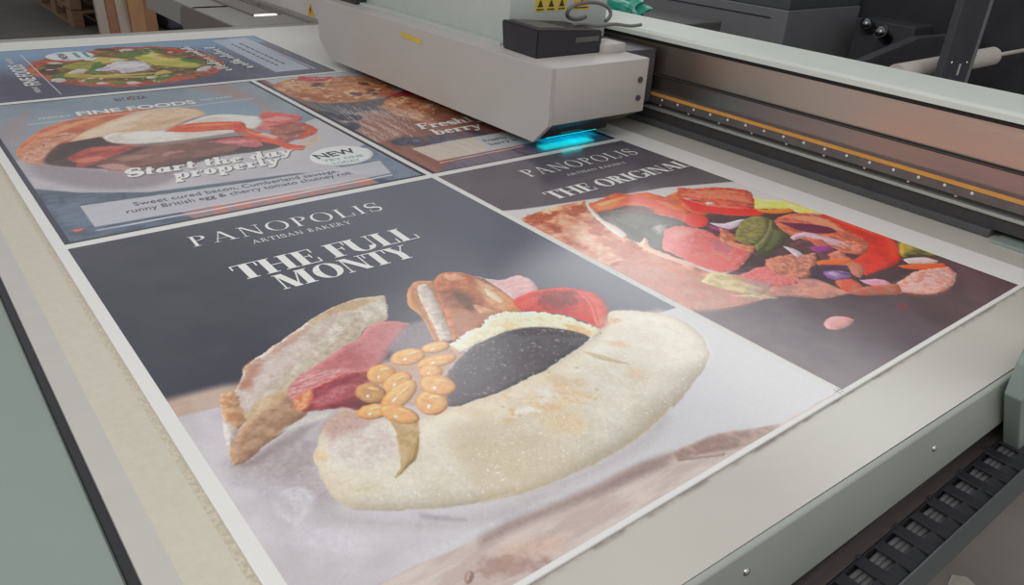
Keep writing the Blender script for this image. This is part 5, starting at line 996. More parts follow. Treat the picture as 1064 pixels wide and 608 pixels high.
ART['flatbread'] = [
 ('bg',(82,86,108),{'c2':(98,98,118),'ns':60,'ins':3,'insb':3,'incol':(44,46,60),'g':(400,1850,400,2150,(138,164,190))}),
 ([(90,1939),(137,1890),(225,1739),(205,1679),(112,1674),(50,1672)],(84,78,94),{'s':30,'a':0.6}),
 ([(735,2218),(758,1766),(780,1711),(686,1708),(663,1875)],(104,110,138),{'s':20,'a':0.7}),
 ([(842,2120),(832,1930),(805,1916),(805,2105)],(130,96,112),{'s':15,'a':0.6}),
 ([(156,1996),(177,2056),(218,2097),(292,2128),(344,2163),(411,2190),(472,2172),(536,2158),(491,2180),(581,2114),(607,2064),(610,1982),(619,1917),(602,1843),(555,1765),(515,1737),(468,1718),(432,1705),(393,1704),(344,1699),(290,1715),(230,1760),(189,1816),(165,1873),(152,1937)],(196,112,80),{'s':3,'r':5,'rs':14,'c2':(166,78,58),'ns':22}),
 ([(183,1989),(225,2031),(283,2034),(332,2107),(402,2153),(488,2150),(510,2149),(594,2026),(592,1929),(578,1842),(515,1783),(453,1769),(393,1756),(337,1753),(270,1782),(211,1838),(182,1908)],(112,84,60),{'s':5,'c2':(146,124,72),'ns':16}),
 ([(216,1930),(212,1916),(206,1906),(199,1899),(191,1897),(184,1900),(179,1908),(175,1919),(174,1933),(176,1947),(179,1961),(185,1972),(192,1979),(200,1981),(207,1978),(213,1970),(216,1959),(217,1945)],(100,56,58),{'s':3,'a':0.85,'r':4,'rs':10}),
 ([(243,1989),(240,1982),(234,1976),(226,1974),(218,1975),(210,1978),(202,1984),(197,1992),(194,2001),(194,2010),(197,2017),(203,2023),(210,2025),(219,2025),(227,2021),(235,2015),(240,2007),(243,1998)],(64,72,48),{'s':3,'a':0.85,'r':4,'rs':10}),
 ([(228,1849),(225,1842),(221,1837),(216,1835),(210,1835),(204,1837),(200,1842),(196,1848),(195,1856),(195,1864),(198,1871),(202,1876),(207,1879),(213,1879),(219,1876),(224,1871),(227,1865),(228,1857)],(90,110,60),{'s':3,'a':0.85,'r':4,'rs':10}),
 ([(403,2157),(400,2152),(394,2148),(387,2146),(379,2147),(371,2150),(364,2155),(359,2162),(356,2169),(356,2176),(359,2182),(364,2186),(372,2187),(380,2186),(388,2183),(395,2178),(400,2172),(403,2164)],(90,62,46),{'s':3,'a':0.85,'r':4,'rs':10}),
 ([(414,1769),(409,1759),(401,1752),(390,1746),(378,1744),(367,1745),(357,1749),(350,1756),(346,1765),(346,1774),(351,1784),(359,1792),(370,1797),(382,1800),(393,1799),(404,1795),(411,1788),(415,1779)],(76,92,52),{'s':3,'a':0.85,'r':4,'rs':10}),
 ([(236,1789),(233,1782),(229,1778),(223,1776),(216,1776),(209,1779),(204,1784),(199,1791),(197,1799),(198,1806),(200,1813),(205,1817),(211,1820),(218,1819),(224,1816),(230,1811),(234,1804),(236,1796)],(150,80,62),{'s':3,'a':0.85,'r':4,'rs':10}),
 ([(278,1785),(276,1778),(271,1774),(264,1772),(257,1772),(251,1775),(245,1780),(241,1787),(239,1795),(239,1802),(242,1809),(247,1813),(253,1816),(260,1815),(267,1812),(273,1807),(277,1800),(279,1792)],(120,120,70),{'s':3,'a':0.85,'r':4,'rs':10}),
 ([(432,1793),(427,1783),(420,1774),(411,1767),(401,1763),(391,1763),(383,1765),(378,1771),(375,1779),(376,1789),(380,1798),(387,1807),(396,1814),(406,1819),(416,1820),(425,1817),(430,1811),(433,1803)],(84,104,58),{'s':3,'a':0.85,'r':4,'rs':10}),
 ([(573,2072),(569,2064),(562,2057),(553,2054),(544,2054),(535,2057),(528,2064),(524,2072),(522,2082),(523,2092),(528,2101),(534,2108),(543,2111),(552,2111),(561,2108),(568,2101),(573,2092),(575,2082)],(196,62,46),{'s':3,'a':0.85,'r':4,'rs':10}),
 ([(529,2108),(525,2101),(518,2097),(509,2096),(499,2097),(490,2100),(481,2106),(475,2114),(472,2122),(472,2130),(476,2136),(483,2141),(492,2143),(502,2142),(512,2138),(520,2132),(526,2124),(529,2116)],(70,110,70),{'s':3,'a':0.85,'r':4,'rs':10}),
 ([(587,1930),(581,1918),(573,1911),(566,1911),(559,1916),(554,1927),(550,1941),(550,1959),(551,1976),(556,1993),(562,2005),(569,2012),(577,2013),(584,2008),(590,1996),(593,1981),(594,1963),(592,1945)],(140,70,60),{'s':3,'a':0.85,'r':4,'rs':10}),
 ([(616,1946),(611,1938),(605,1934),(599,1934),(594,1940),(589,1949),(586,1961),(585,1974),(586,1988),(590,1999),(594,2008),(600,2012),(606,2012),(612,2006),(616,1997),(619,1984),(620,1971),(619,1957)],(196,108,76),{'s':3,'a':0.85,'r':4,'rs':10}),
 ([(463,1753),(460,1745),(455,1739),(450,1734),(444,1731),(438,1731),(434,1733),(431,1737),(430,1743),(431,1750),(434,1758),(439,1764),(444,1769),(450,1772),(456,1773),(461,1770),(464,1766),(464,1760)],(196,90,64),{'s':3,'a':0.85,'r':4,'rs':10}),
 ([(336,1751),(333,1746),(328,1741),(322,1738),(314,1736),(307,1737),(300,1740),(295,1744),(293,1749),(293,1755),(296,1761),(301,1766),(307,1769),(315,1770),(322,1770),(329,1767),(334,1763),(336,1757)],(110,130,66),{'s':3,'a':0.85,'r':4,'rs':10}),
 ([(526,1842),(522,1833),(517,1826),(511,1822),(505,1821),(500,1824),(497,1829),(495,1836),(495,1845),(497,1855),(501,1864),(506,1871),(512,1875),(518,1876),(523,1874),(527,1869),(529,1861),(529,1852)],(120,60,60),{'s':3,'a':0.85,'r':4,'rs':10}),
 ([(161,1988),(216,2084),(288,2112),(407,2176),(532,2143),(577,2100),(607,1971),(597,1845),(520,1750),(437,1721),(347,1710),(232,1772),(171,1884)],(200,120,90),{'s':4,'a':0,'sp':(0.1,22,(224,210,200))}),
 ([(161,1988),(216,2084),(288,2112),(407,2176),(532,2143),(577,2100),(607,1971),(597,1845),(520,1750),(437,1721),(347,1710),(310,1793),(242,1814),(171,1884)],(200,120,90),{'s':4,'a':0,'sp':(0.12,19,(78,46,40))}),
 ([(183,1969),(185,1830),(293,1726),(399,1706),(439,1726),(511,1784),(513,1826),(403,1771),(281,1826)],(200,120,90),{'s':4,'a':0,'sp':(0.2,21,(92,122,62))}),
 ([(206,1874),(235,1916),(287,1852),(387,1798),(457,1812),(447,1855),(412,1818),(412,1775),(314,1807),(241,1843)],(200,176,84),{'s':3,'c2':(178,156,66),'ns':30}),
 ([(231,1969),(255,2012),(312,2022),(348,2006),(296,1920),(258,1936)],(170,160,70),{'s':3,'c2':(140,140,60),'ns':20}),
 ([(309,2045),(340,2074),(381,2039),(405,2006),(333,1979)],(204,184,96),{'s':3}),
 ([(428,2044),(471,2088),(494,2091),(489,2080),(511,2022),(537,1951),(548,1873),(530,1840),(496,1851),(454,1906),(444,1910),(425,1986)],(212,196,106),{'s':2,'c2':(190,178,82),'ns':30}),
 ([(454,1904),(495,1849),(530,1839),(546,1869),(522,1855),(480,1880)],(120,140,62),{'s':2,'a':0.8}),
 ([(472,2038),(503,2038),(526,1999),(517,1983),(477,1995)],(150,96,60),{'s':2,'a':0.7}),
 ([(476,2077),(470,2066),(459,2055),(444,2046),(427,2040),(410,2037),(396,2038),(385,2043),(379,2050),(378,2060),(384,2071),(394,2082),(409,2091),(426,2097),(443,2100),(458,2100),(470,2095),(476,2087)],(98,140,62),{'s':3,'a':0.9,'r':4,'rs':10,'c2':(70,112,52),'ns':16}),
 ([(333,1995),(329,1975),(323,1950),(314,1925),(305,1901),(295,1882),(287,1870),(280,1866),(277,1871),(276,1883),(279,1902),(285,1925),(293,1950),(302,1975),(312,1995),(322,2008),(328,2013),(332,2009)],(98,140,62),{'s':3,'a':0.9,'r':4,'rs':10,'c2':(70,112,52),'ns':16}),
 ([(576,1910),(571,1903),(564,1899),(554,1900),(545,1904),(535,1913),(528,1924),(523,1936),(521,1948),(522,1959),(527,1967),(534,1970),(544,1970),(554,1965),(563,1957),(571,1945),(576,1933),(578,1921)],(98,140,62),{'s':3,'a':0.9,'r':4,'rs':10,'c2':(70,112,52),'ns':16}),
 ([(459,1795),(455,1787),(448,1776),(437,1764),(425,1751),(413,1740),(402,1732),(394,1728),(389,1728),(388,1732),(391,1739),(398,1749),(408,1761),(420,1774),(433,1785),(444,1793),(453,1798),(458,1799)],(98,140,62),{'s':3,'a':0.9,'r':4,'rs':10,'c2':(70,112,52),'ns':16}),
 ([(227,1903),(225,1894),(220,1884),(214,1872),(206,1862),(199,1854),(192,1849),(187,1848),(184,1850),(184,1855),(186,1864),(190,1874),(197,1885),(204,1895),(212,1904),(219,1909),(224,1911),(227,1909)],(98,140,62),{'s':3,'a':0.9,'r':4,'rs':10,'c2':(70,112,52),'ns':16}),
 ([(297,1915),(329,1944),(354,1982),(393,1992),(429,1973),(428,1889),(406,1862),(381,1858),(350,1859),(342,1889),(311,1888)],(222,212,218),{'s':2,'r':5,'rs':12,'c2':(196,184,192),'ns':14}),
 ([(280,1919),(277,1911),(272,1903),(264,1896),(256,1892),(248,1889),(241,1890),(236,1893),(233,1898),(233,1906),(236,1914),(241,1921),(248,1928),(256,1933),(265,1936),(272,1935),(277,1932),(280,1926)],(216,204,200),{'s':2,'a':0.9,'r':3,'rs':9}),
 ([(246,2023),(244,2019),(240,2016),(235,2016),(229,2017),(223,2019),(217,2023),(213,2028),(211,2033),(211,2037),(213,2041),(216,2043),(222,2044),(228,2043),(234,2041),(239,2037),(243,2032),(246,2027)],(216,204,200),{'s':2,'a':0.9,'r':3,'rs':9}),
 ([(210,1825),(208,1818),(204,1813),(199,1810),(194,1810),(189,1812),(185,1817),(182,1823),(180,1830),(181,1838),(183,1845),(187,1850),(192,1853),(197,1853),(202,1851),(207,1846),(210,1840),(211,1832)],(216,204,200),{'s':2,'a':0.9,'r':3,'rs':9}),
 ([(355,1731),(352,1726),(348,1723),(344,1722),(338,1722),(334,1724),(329,1728),(326,1733),(325,1739),(325,1744),(328,1749),(332,1753),(336,1754),(342,1754),(347,1752),(351,1748),(354,1742),(355,1737)],(216,204,200),{'s':2,'a':0.9,'r':3,'rs':9}),
 ([(449,2134),(446,2129),(442,2125),(437,2123),(431,2124),(426,2126),(421,2130),(418,2135),(417,2141),(417,2147),(420,2152),(424,2156),(429,2158),(434,2157),(440,2155),(445,2151),(448,2146),(449,2140)],(216,204,200),{'s':2,'a':0.9,'r':3,'rs':9}),
 ([(403,1771),(401,1767),(398,1764),(395,1763),(391,1763),(387,1765),(384,1768),(382,1771),(382,1776),(382,1780),(384,1784),(387,1787),(391,1789),(394,1789),(398,1787),(401,1784),(403,1780),(404,1776)],(216,204,200),{'s':2,'a':0.9,'r':3,'rs':9}),
 ([(389,2008),(387,2004),(384,2001),(379,2000),(374,2001),(369,2003),(364,2006),(361,2011),(359,2015),(360,2020),(362,2024),(365,2027),(370,2028),(375,2027),(380,2025),(385,2022),(388,2017),(389,2012)],(216,204,200),{'s':2,'a':0.9,'r':3,'rs':9}),
 ([(282,1759),(280,1754),(277,1751),(274,1749),(271,1749),(268,1750),(266,1753),(264,1757),(264,1762),(265,1766),(266,1771),(269,1774),(272,1776),(275,1777),(278,1775),(280,1772),(282,1768),(282,1764)],(216,204,200),{'s':2,'a':0.9,'r':3,'rs':9}),
 ([(568,1840),(564,1830),(557,1819),(548,1810),(539,1802),(530,1796),(522,1795),(517,1797),(515,1802),(516,1810),(520,1819),(527,1830),(535,1840),(545,1848),(554,1853),(562,1855),(567,1854),(569,1848)],(206,190,196),{'s':2,'r':2}),
 ([(254,1867),(318,1825),(393,1816),(452,1827),(397,1830),(324,1846)],(226,206,120),{'s':4,'a':0.7}),
 ([(443,2050),(476,2061),(488,2031),(511,1950),(483,1974),(468,2003)],(232,218,140),{'s':4,'a':0.7}),
 ([(338,1934),(377,1961),(415,1952),(422,1919),(378,1906)],(240,234,238),{'s':3,'a':0.8,'r':6,'rs':10}),
 ([(695,2198),(800,2209),(793,1717),(692,1714)],(186,194,208),{'s':2,'sm':0,'a':0.9}),
 ([(803,2208),(806,1713),(801,1709),(797,2201)],(196,200,212),{'s':1,'sm':0}),
 ([(174,2172),(174,1694),(172,1691),(172,2168)],(224,224,226),{'s':1,'sm':0}),
 ([(338,2098),(333,2085),(326,2073),(317,2064),(306,2056),(293,2052),(280,2050),(268,2051),(255,2055),(244,2062),(235,2071),(228,2081),(224,2093),(222,2106),(223,2120),(226,2132),(233,2144),(242,2154),(253,2162),(265,2167),(278,2169),(292,2169),(305,2165),(316,2158),(326,2149),(333,2137),(338,2124),(339,2111)],(222,228,230),{'s':2}),
 ([(304,2059),(339,2068),(326,2034),(303,2036)],(222,228,230),{'s':2}),
]
# baselines of the lettering in mm: x0, y0, x1, y1, cap height
TX = {
 'm_pan': (143.3,729.2,443.1,716.3,36.8),
 'm_art': (217.2,696.7,372.0,692.3,12.9),
 'm_the': (169.6,595.6,433.2,592.9,46.6),
 'm_mon': (194.6,543.5,395.1,539.5,44.1),
 'o_pan': (753.8,722.6,1048.3,722.8,37.5),
 'o_art': (820.2,691.6,977.5,691.4,9.5),
 'o_the': (725.7,610.1,1086.4,614.4,37.3),
 'b_sta': (142.9,1060.9,418.0,1047.6,43.3),
 'b_pro': (208.4,1013.5,383.8,1009.6,45.3),
 'b_fin': (163.5,1490.9,407.3,1486.9,35.7),
 'b_fre': (92.8,1493.5,152.0,1494.5,17.2),
 'b_pre': (422.7,1503.5,497.7,1507.3,17.0),
 'b_rit': (260.5,1576.8,327.5,1578.5,31.3),
 'b_l1': (119.1,925.3,464.9,915.6,16.3),
 'b_l2': (101.6,899.8,483.6,894.6,19.5),
 'b_new': (466.1,999.6,550.7,1003.9,33.7),
 'b_try': (466.2,980.1,547.0,968.6,14.2),
 'b_tod': (472.1,957.8,528.0,952.6,16.9),
 'r_fre': (742.1,1078.8,876.3,1077.4,40.6),
 'r_ber': (749.1,1027.8,874.2,1029.6,40.6),
 'r_s1': (812.9,938.6,871.5,940.1,11.2),
 'r_s2': (808.3,913.8,878.8,915.9,12.2),
 'f_fin': (150.6,1800.8,151.5,2044.6,31.8),
 'f_pre': (139.2,2060.7,142.1,2129.1,10.3),
 'f_fre': (140.9,1728.1,140.9,1788.3,10.8),
 'f_a': (758.7,1800.1,758.6,2108.1,10.7),
 'f_b': (732.3,1785.7,729.3,2127.7,10.4),
 'f_s1': (606.1,1775.1,595.6,2142.8,38.4),
 'f_s2': (670.4,1784.9,663.4,2103.2,42.0),
 'f_new': (268.6,2066.8,273.0,2154.2,20.7),
}

# ---------------------------------------------------------------- materials
M_floor = mat('concrete_floor', (136, 128, 121), .7, var=.18, scale=3.0, bump=.3, bscale=60)
M_floor2 = mat('dimmed_far_floor', (76, 73, 70), .6, var=.12, scale=4.0, bump=.3, bscale=60)  # concrete darkened in the colour for the weaker light at the far end
M_wall = mat('painted_wall', (150, 148, 144), .8, var=.05, scale=2)
M_bed = mat('bed_laminate', (190, 187, 177), .22, spec=.5, var=.025, scale=6)
def stain(m):
    # brown ink smears on the bed along the near edge of the sheet
    nt = m.node_tree; bs = nt.nodes['Principled BSDF']
    src = bs.inputs['Base Color'].links[0].from_socket
    g = nt.nodes.new('ShaderNodeNewGeometry'); sp = nt.nodes.new('ShaderNodeSeparateXYZ')
    nt.links.new(g.outputs['Position'], sp.inputs[0])
    r = nt.nodes.new('ShaderNodeValToRGB')
    mr = nt.nodes.new('ShaderNodeMapRange')
    for i, v in ((1, -.0135), (2, -.0045)): mr.inputs[i].default_value = v
    nt.links.new(sp.outputs['Y'], mr.inputs[0])
    e = r.color_ramp.elements
    e[0].position = 0; e[0].color = (0, 0, 0, 1); e[1].position = 1; e[1].color = (0, 0, 0, 1)
    for p, v in ((.25, .05), (.6, .75), (.75, .9)):
        q = e.new(p); q.color = (v, v, v, 1)
    nt.links.new(mr.outputs[0], r.inputs[0])
    n = nt.nodes.new('ShaderNodeTexNoise'); n.inputs['Scale'].default_value = 45; n.inputs['Detail'].default_value = 6
    nt.links.new(g.outputs['Position'], n.inputs['Vector'])
    r2 = nt.nodes.new('ShaderNodeValToRGB'); r2.color_ramp.elements[0].position = .44; r2.color_ramp.elements[1].position = .64
    nt.links.new(n.outputs[0], r2.inputs[0])
    mu = nt.nodes.new('ShaderNodeMath'); mu.operation = 'MULTIPLY'
    nt.links.new(r.outputs[0], mu.inputs[0]); nt.links.new(r2.outputs[0], mu.inputs[1])
    mx = nt.nodes.new('ShaderNodeMix'); mx.data_type = 'RGBA'
    nt.links.new(mu.outputs[0], mx.inputs[0]); nt.links.new(src, mx.inputs[6])
    mx.inputs[7].default_value = (*lin((150, 134, 128)), 1)
    nt.links.new(mx.outputs[2], bs.inputs['Base Color'])


stain(M_bed)
M_beige = mat('bed_beige_board', (204, 197, 180), .42, spec=.4, rgb2=(198, 191, 173), scale=140)
M_greyedge = mat('bed_edge_strip', (190, 185, 178), .4, var=.02)
M_tape = mat('bed_edge_tape', (196, 186, 166), .5, var=.16, scale=260)
M_apron = mat('painted_apron', (158, 162, 153), .38, spec=.4, var=.03, scale=12)
M_cover = mat('pale_green_cover', (140, 151, 144), .4, spec=.4, var=.02, scale=10)
M_cap = mat('pale_green_cap', (208, 213, 203), .42, spec=.4, var=.025, scale=14)
M_black = mat('black_rubber', (44, 44, 48), .45, var=.1, scale=50)
M_dark = mat('dark_recess', (58, 55, 55), .6, var=.1, scale=40)
M_rail = mat('dark_rail_plate', (76, 76, 78), .4, var=.1, scale=20)
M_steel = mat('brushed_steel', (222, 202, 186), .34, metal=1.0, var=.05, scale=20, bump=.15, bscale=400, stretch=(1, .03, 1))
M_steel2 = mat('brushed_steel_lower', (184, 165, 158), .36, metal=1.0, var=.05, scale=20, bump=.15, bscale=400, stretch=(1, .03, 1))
M_strip = mat('bright_steel_strip', (182, 182, 176), .35, metal=.6, var=.04)
M_encoder = mat('grey_rail', (112, 104, 102), .4, metal=.5, var=.1, scale=40)
M_orange = mat('orange_encoder_strip', (212, 150, 76), .4, spec=.4, var=.06, scale=30)
M_screw = mat('screw_metal', (205, 203, 198), .25, metal=1.0, var=.04)
M_groove = mat('groove_black', (30, 28, 28), .6, var=.05)
M_dot = mat('rail_screw_head', (214, 208, 202), .4, metal=.2, var=.04)
M_knob = mat('dark_chrome', (120, 120, 120), .25, metal=1.0, var=.05)
M_sheet = mat('white_board', (226, 224, 219), .3, spec=.45, var=.01)
M_grey = mat('carriage_grey', (186, 180, 174), .45, spec=.4, var=.02, scale=6)
M_hood = mat('carriage_hood', (184, 189, 183), .4, spec=.4, var=.02)
M_box = mat('black_plastic', (46, 44, 49), .45, spec=.4, var=.1, scale=30)
M_boxtop = mat('dark_grey_plastic', (92, 89, 88), .5, var=.06)
M_uv = mat('uv_lamp_glow', (40, 200, 220), .4, emit=(0, 238, 240), estr=3.2, var=.02)
M_yellow = mat('yellow_label', (214, 186, 60), .5, var=.05)
M_amber = mat('amber_label', (222, 172, 40), .5, var=.05)
M_tick = mat('label_ink', (60, 54, 40), .5, var=.05)
M_white_in = mat('white_ink', (238, 236, 231), 0.17, spec=.5, var=.01)
M_grey_in = mat('pale_grey_ink', (190, 194, 202), 0.17, spec=.5, var=.01)
M_dark_in = mat('dark_ink', (62, 60, 70), 0.17, spec=.5, var=.02)
M_teal_in = mat('teal_ink', (110, 168, 168), 0.17, spec=.5, var=.02)
M_shade_in = mat('letter_backing_ink', (128, 116, 120), 0.17, spec=.5, var=.02)
M_red_in = mat('red_ink', (176, 84, 80), 0.17, spec=.5, var=.02)
M_panel = mat('machine_panel_white', (200, 195, 189), .45, var=.02)
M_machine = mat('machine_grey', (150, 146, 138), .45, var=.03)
M_machine_d = mat('machine_side', (118, 108, 100), .5, var=.04)
M_recess = mat('machine_recess', (140, 132, 130), .5, var=.03)
M_lamp = mat('light_bar_glow', (255, 255, 250), .3, emit=(255, 250, 240), estr=1.6, var=.01)
M_cab = mat('cabinet_grey', (122, 122, 124), .5, spec=.4, var=.05, scale=8, bump=.2, bscale=300)
M_cabtop = mat('cabinet_dark', (78, 80, 84), .5, spec=.4, var=.06)
M_frame = mat('dark_frame', (72, 72, 77), .5, spec=.4, var=.1, scale=20)
M_blackm = mat('black_machine', (50, 48, 52), .6, var=.2, scale=10)
M_tube = mat('roller_card', (214, 203, 194), .55, var=.05)
M_wood = mat('pallet_wood', (126, 98, 74), .7, var=.15, scale=8, stretch=(1, 6, 6))
M_card = mat('cardboard', (170, 128, 90), .7, var=.08, scale=10)
M_card2 = mat('pale_card', (172, 158, 144), .7, var=.06, scale=10)
M_card3 = mat('red_brown_card', (146, 104, 76), .7, var=.08, scale=10)
M_navy = mat('dark_blue_wrap', (52, 54, 66), .5, var=.15)
M_teal = mat('teal_plastic', (40, 150, 130), .4, var=.25, scale=30)
M_cable = mat('grey_cable', (104, 102, 102), .5, var=.06)
M_link = mat('chain_plastic', (38, 38, 43), .5, spec=.4, var=.12, scale=60)
M_tray = mat('tray_steel', (84, 92, 94), .4, metal=.2, var=.06)
M_ledge = mat('ledge_steel', (92, 86, 84), .35, metal=.5, var=.12, scale=12, stretch=(.1, 1, 1))
M_scrap = mat('scrap_paper', (168, 160, 148), .7, var=.05)
M_ink = ink_material()

# ---------------------------------------------------------------- the room
b = MB(); b.box(-7, 9, -6, 5, -1.0, -.9); tag(b.build('floor', M_floor), kind='structure')
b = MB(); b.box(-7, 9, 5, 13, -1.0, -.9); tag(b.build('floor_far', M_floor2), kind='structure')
b = MB(); b.box(-7, 9, 13, 13.2, -.9, 3.4); tag(b.build('wall_far', M_wall), kind='structure')
b = MB(); b.box(9, 9.2, -6, 13.2, -.9, 3.4); tag(b.build('wall_right', M_wall), kind='structure')

# ---------------------------------------------------------------- the flatbed table
bed = empty('flatbed_table', (0.5, 1.0, -.9))
tag(bed, 'long flatbed printer table with grey green side panel under the printed sheet', 'printer bed')


def edge_y(x):            # the near edge of the table top
    return -.073 - .0308 * (x - .24)


ZB = -.004
b = MB()
b.hexa([(-.0145 - .047, edge_y(0), -.03), (1.30, edge_y(1.3), -.03), (1.30, 2.385, -.03), (-.0615, 2.385, -.03)],
       [(-.0615, edge_y(0), ZB), (1.30, edge_y(1.3), ZB), (1.30, 2.385, ZB), (-.0615, 2.385, ZB)])
b.build('bed_surface', M_bed, bed)
b = MB()                     # beige board strip along the left of the sheet
b.box(-.0615, -.012, -.05, 2.372, ZB - .01, ZB + .0006)
b.build('bed_board', M_beige, bed)
b = MB()
b.box(-.0215, -.0155, -.02, 2.372, ZB, ZB + .0009)
b.build('bed_tape', M_tape, bed)
b = MB()
b.box(-.0855, -.0615, -.071, 2.385, -.04, ZB + .0005)
b.build('edge_strip', M_greyedge, bed)
b = MB()
b.box(-.0935, -.0855, -.30, 2.385, -.06, -.010)
b.build('edge_seal', M_black, bed)
b = MB()
b.prism([(-.60, -.6, -.35), (-.0935, -.6, -.35), (-.0935, -.6, -.012), (-.0965, -.6, -.005), (-.103, -.6, -.002), (-.60, -.6, -.002)], (0, 3.2, 0))
b.build('side_cover', M_cover, bed, smooth=True)
b = MB()
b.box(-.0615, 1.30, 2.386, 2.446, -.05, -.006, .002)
b.build('far_edge_strip', M_machine, bed)  # grey tone puts the shade on the far lip into the colour
# near side panel with rolled top edge
prof = [(0, -.006), (0, -.0042), (-.0008, -.0034), (-.0035, -.0034), (-.0050, -.0039), (-.0060, -.0050), (-.0064, -.0066)]
ap = MB()
xa, xb = -.10, 1.30
zl = lambda x: -.103 + .043 * (x - .376) if x > .1 else -.115
rows = []
for x in [xa + (xb - xa) * i / 8 for i in range(9)]:
    y0 = edge_y(x) - .0020
    r = [ap.bm.verts.new((x, y0 + dy, dz)) for dy, dz in prof]
    r.append(ap.bm.verts.new((x, y0 - .0068, zl(x))))
    r.append(ap.bm.verts.new((x, y0 + .012, zl(x))))
    r.append(ap.bm.verts.new((x, y0 + .012, zl(x) - .02)))
    r.append(ap.bm.verts.new((x, y0 + .02, zl(x) - .02)))
    rows.append(r)
for i in range(8):
    for k in range(len(rows[0]) - 1):
        ap.bm.faces.new((rows[i][k], rows[i + 1][k], rows[i + 1][k + 1], rows[i][k + 1]))
ap.build('side_panel', M_apron, bed, smooth=True)
b = MB(); b.hexa([(xa, edge_y(xa) - .0022, -.03), (xb, edge_y(xb) - .0022, -.03), (xb, edge_y(xb) + .0002, -.03), (xa, edge_y(xa) + .0002, -.03)],
                 [(xa, edge_y(xa) - .0022, -.0075), (xb, edge_y(xb) - .0022, -.0075), (xb, edge_y(xb) + .0002, -.0075), (xa, edge_y(xa) + .0002, -.0075)])
b.build('edge_joint', M_black, bed)
for sx, sz in ((.328, -.031), (.651, -.040), (.98, -.048)):
    b = MB(); b.dome((sx, edge_y(sx) - .0082, sz), (0, -1, 0), .0042, .003)
    b.build('screw', M_screw, bed, smooth=True)
# ledge and tray under the panel
b = MB()
b.box(-.1, 1.5, -.100, -.02, -.135, -.121)
b.box(-.1, 1.5, -.086, -.02, -.121, -.114)
b.build('ledge', M_ledge, bed)
b = MB()
b.box(-.21, .895, -.1475, -.100, -.172, -.150)
b.box(-.21, .895, -.1475, -.1455, -.150, -.114)
b.build('chain_tray', M_tray, bed)
b = MB(); b.box(-.58, 1.28, -.02, 2.36, -.30, -.03)
b.build('frame_box', M_dark, bed)
for lx in (-.3, 1.1):
    for ly in (.25, 2.1):
        b = MB(); b.box(lx - .05, lx + .05, ly - .05, ly + .05, -.9, -.29, .004); b.build('leg', M_dark, bed)

# ---------------------------------------------------------------- cable chain
ch = empty('cable_chain', (0.6, -.123, -.149))
tag(ch, 'black plastic cable chain with open links lying in the tray below the side panel', 'cable chain')
PITCH_C = .0386
NL = 28
for i in range(NL):
    x = .5021 - .0193 - 17 * PITCH_C + i * PITCH_C
    l = MB()
    l.box(x - .0085, x + .0085, -.144, -.1018, -.1225, -.119, .0012)             # cross bar
    l.box(x - .0195, x + .0195, -.1032, -.1016, -.146, -.1195)                  # inner side plate
    l.prism([(x - .0195, -.1275, -.120), (x + .0195, -.1275, -.120), (x + .0195, -.1442, -.1235), (x - .0195, -.1442, -.1235)], (0, 0, -.006))
    l.box(x - .0195, x + .0192, -.1446, -.1428, -.148, -.121, .0008)
    if i % 2 == 0:
        l.tube([(x, -.1016, -.1225), (x, -.0985, -.1225)], .0045, 10)
        l.box(x - .003, x + .003, -.103, -.099, -.121, -.1155, .001)
    l.build('chain_link', M_link, ch)
for k, y in enumerate((-.1075, -.1135, -.1195, -.1255)):
    b = MB()
    b.tube([(-.19 + .02 * j, y + .0006 * math.sin(j * 1.7 + k), -.1305) for j in range(55)], .0031, 10)
    b.build('cable', M_cable, ch, smooth=True)

# ---------------------------------------------------------------- the printed sheet
sheet = empty('print_sheet', (.575, 1.17, -.004))
tag(sheet, 'large white sheet on the table carrying five food posters with white margins', 'printed sheet')
b = MB(); b.box(-.0145, 1.152, -.0058, 2.362, -.0034, 0.0, .0006, 1)
b.build('white_board', M_sheet, sheet)
for x0, x1, y0, y1 in ((.5975, .5981, -.004, .0062), (.6030, .6036, -.004, .0062), (.594, .6064, .0012, .0018)):
    b = MB(); b.box(x0, x1, y0, y1, 0, .00015); b.build('cut_mark', M_dark_in, sheet)
sheet_children = []
Z1, Z2, Z3, Z4 = .0002, .0005, .0004, .0007


def poster(label, key, x0, x1, y0, y1, step):
    e = poster_mesh('poster', ART[key], x0, x1, y0, y1, step, M_ink, sheet, Z1)
    tag(e, label)
    e.location = (0, 0, 0)
    e.matrix_parent_inverse = Matrix.Translation(-Vector(sheet.location))
    return e


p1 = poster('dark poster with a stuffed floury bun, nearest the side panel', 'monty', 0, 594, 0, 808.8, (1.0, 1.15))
lettering('logo_lettering', 'PANOPOLIS', TX['m_pan'], M_white_in, p1, Z2, .125, .035, caps, .17)
lettering('logo_lettering', 'ARTISAN BAKERY', TX['m_art'], M_white_in, p1, Z2, .13, .06, caps, .12)
lettering('headline_lettering', 'THE FULL', (TX['m_the'][0] - 10, *TX['m_the'][1:]), M_white_in, p1, Z2, .27, .045, caps, .0)
lettering('headline_lettering', 'MONTY', TX['m_mon'], M_white_in, p1, Z2, .27, .045, caps, .0)
p2 = poster('dark poster with a filled pitta of peppers and meat, beside the gantry', 'original', 606.4, 1082.0, 0, 808.8, (1.15, 1.3))
lettering('logo_lettering', 'PANOPOLIS', TX['o_pan'], M_white_in, p2, Z2, .125, .04, caps, .17)
lettering('logo_lettering', 'ARTISAN BAKERY', TX['o_art'], M_white_in, p2, Z2, .13, .06, caps, .12)
lettering('headline_lettering', 'THE ORIGINAL', (TX['o_the'][0] - 8, *TX['o_the'][1:]), M_white_in, p2, Z2, .25, .05, caps, .0)
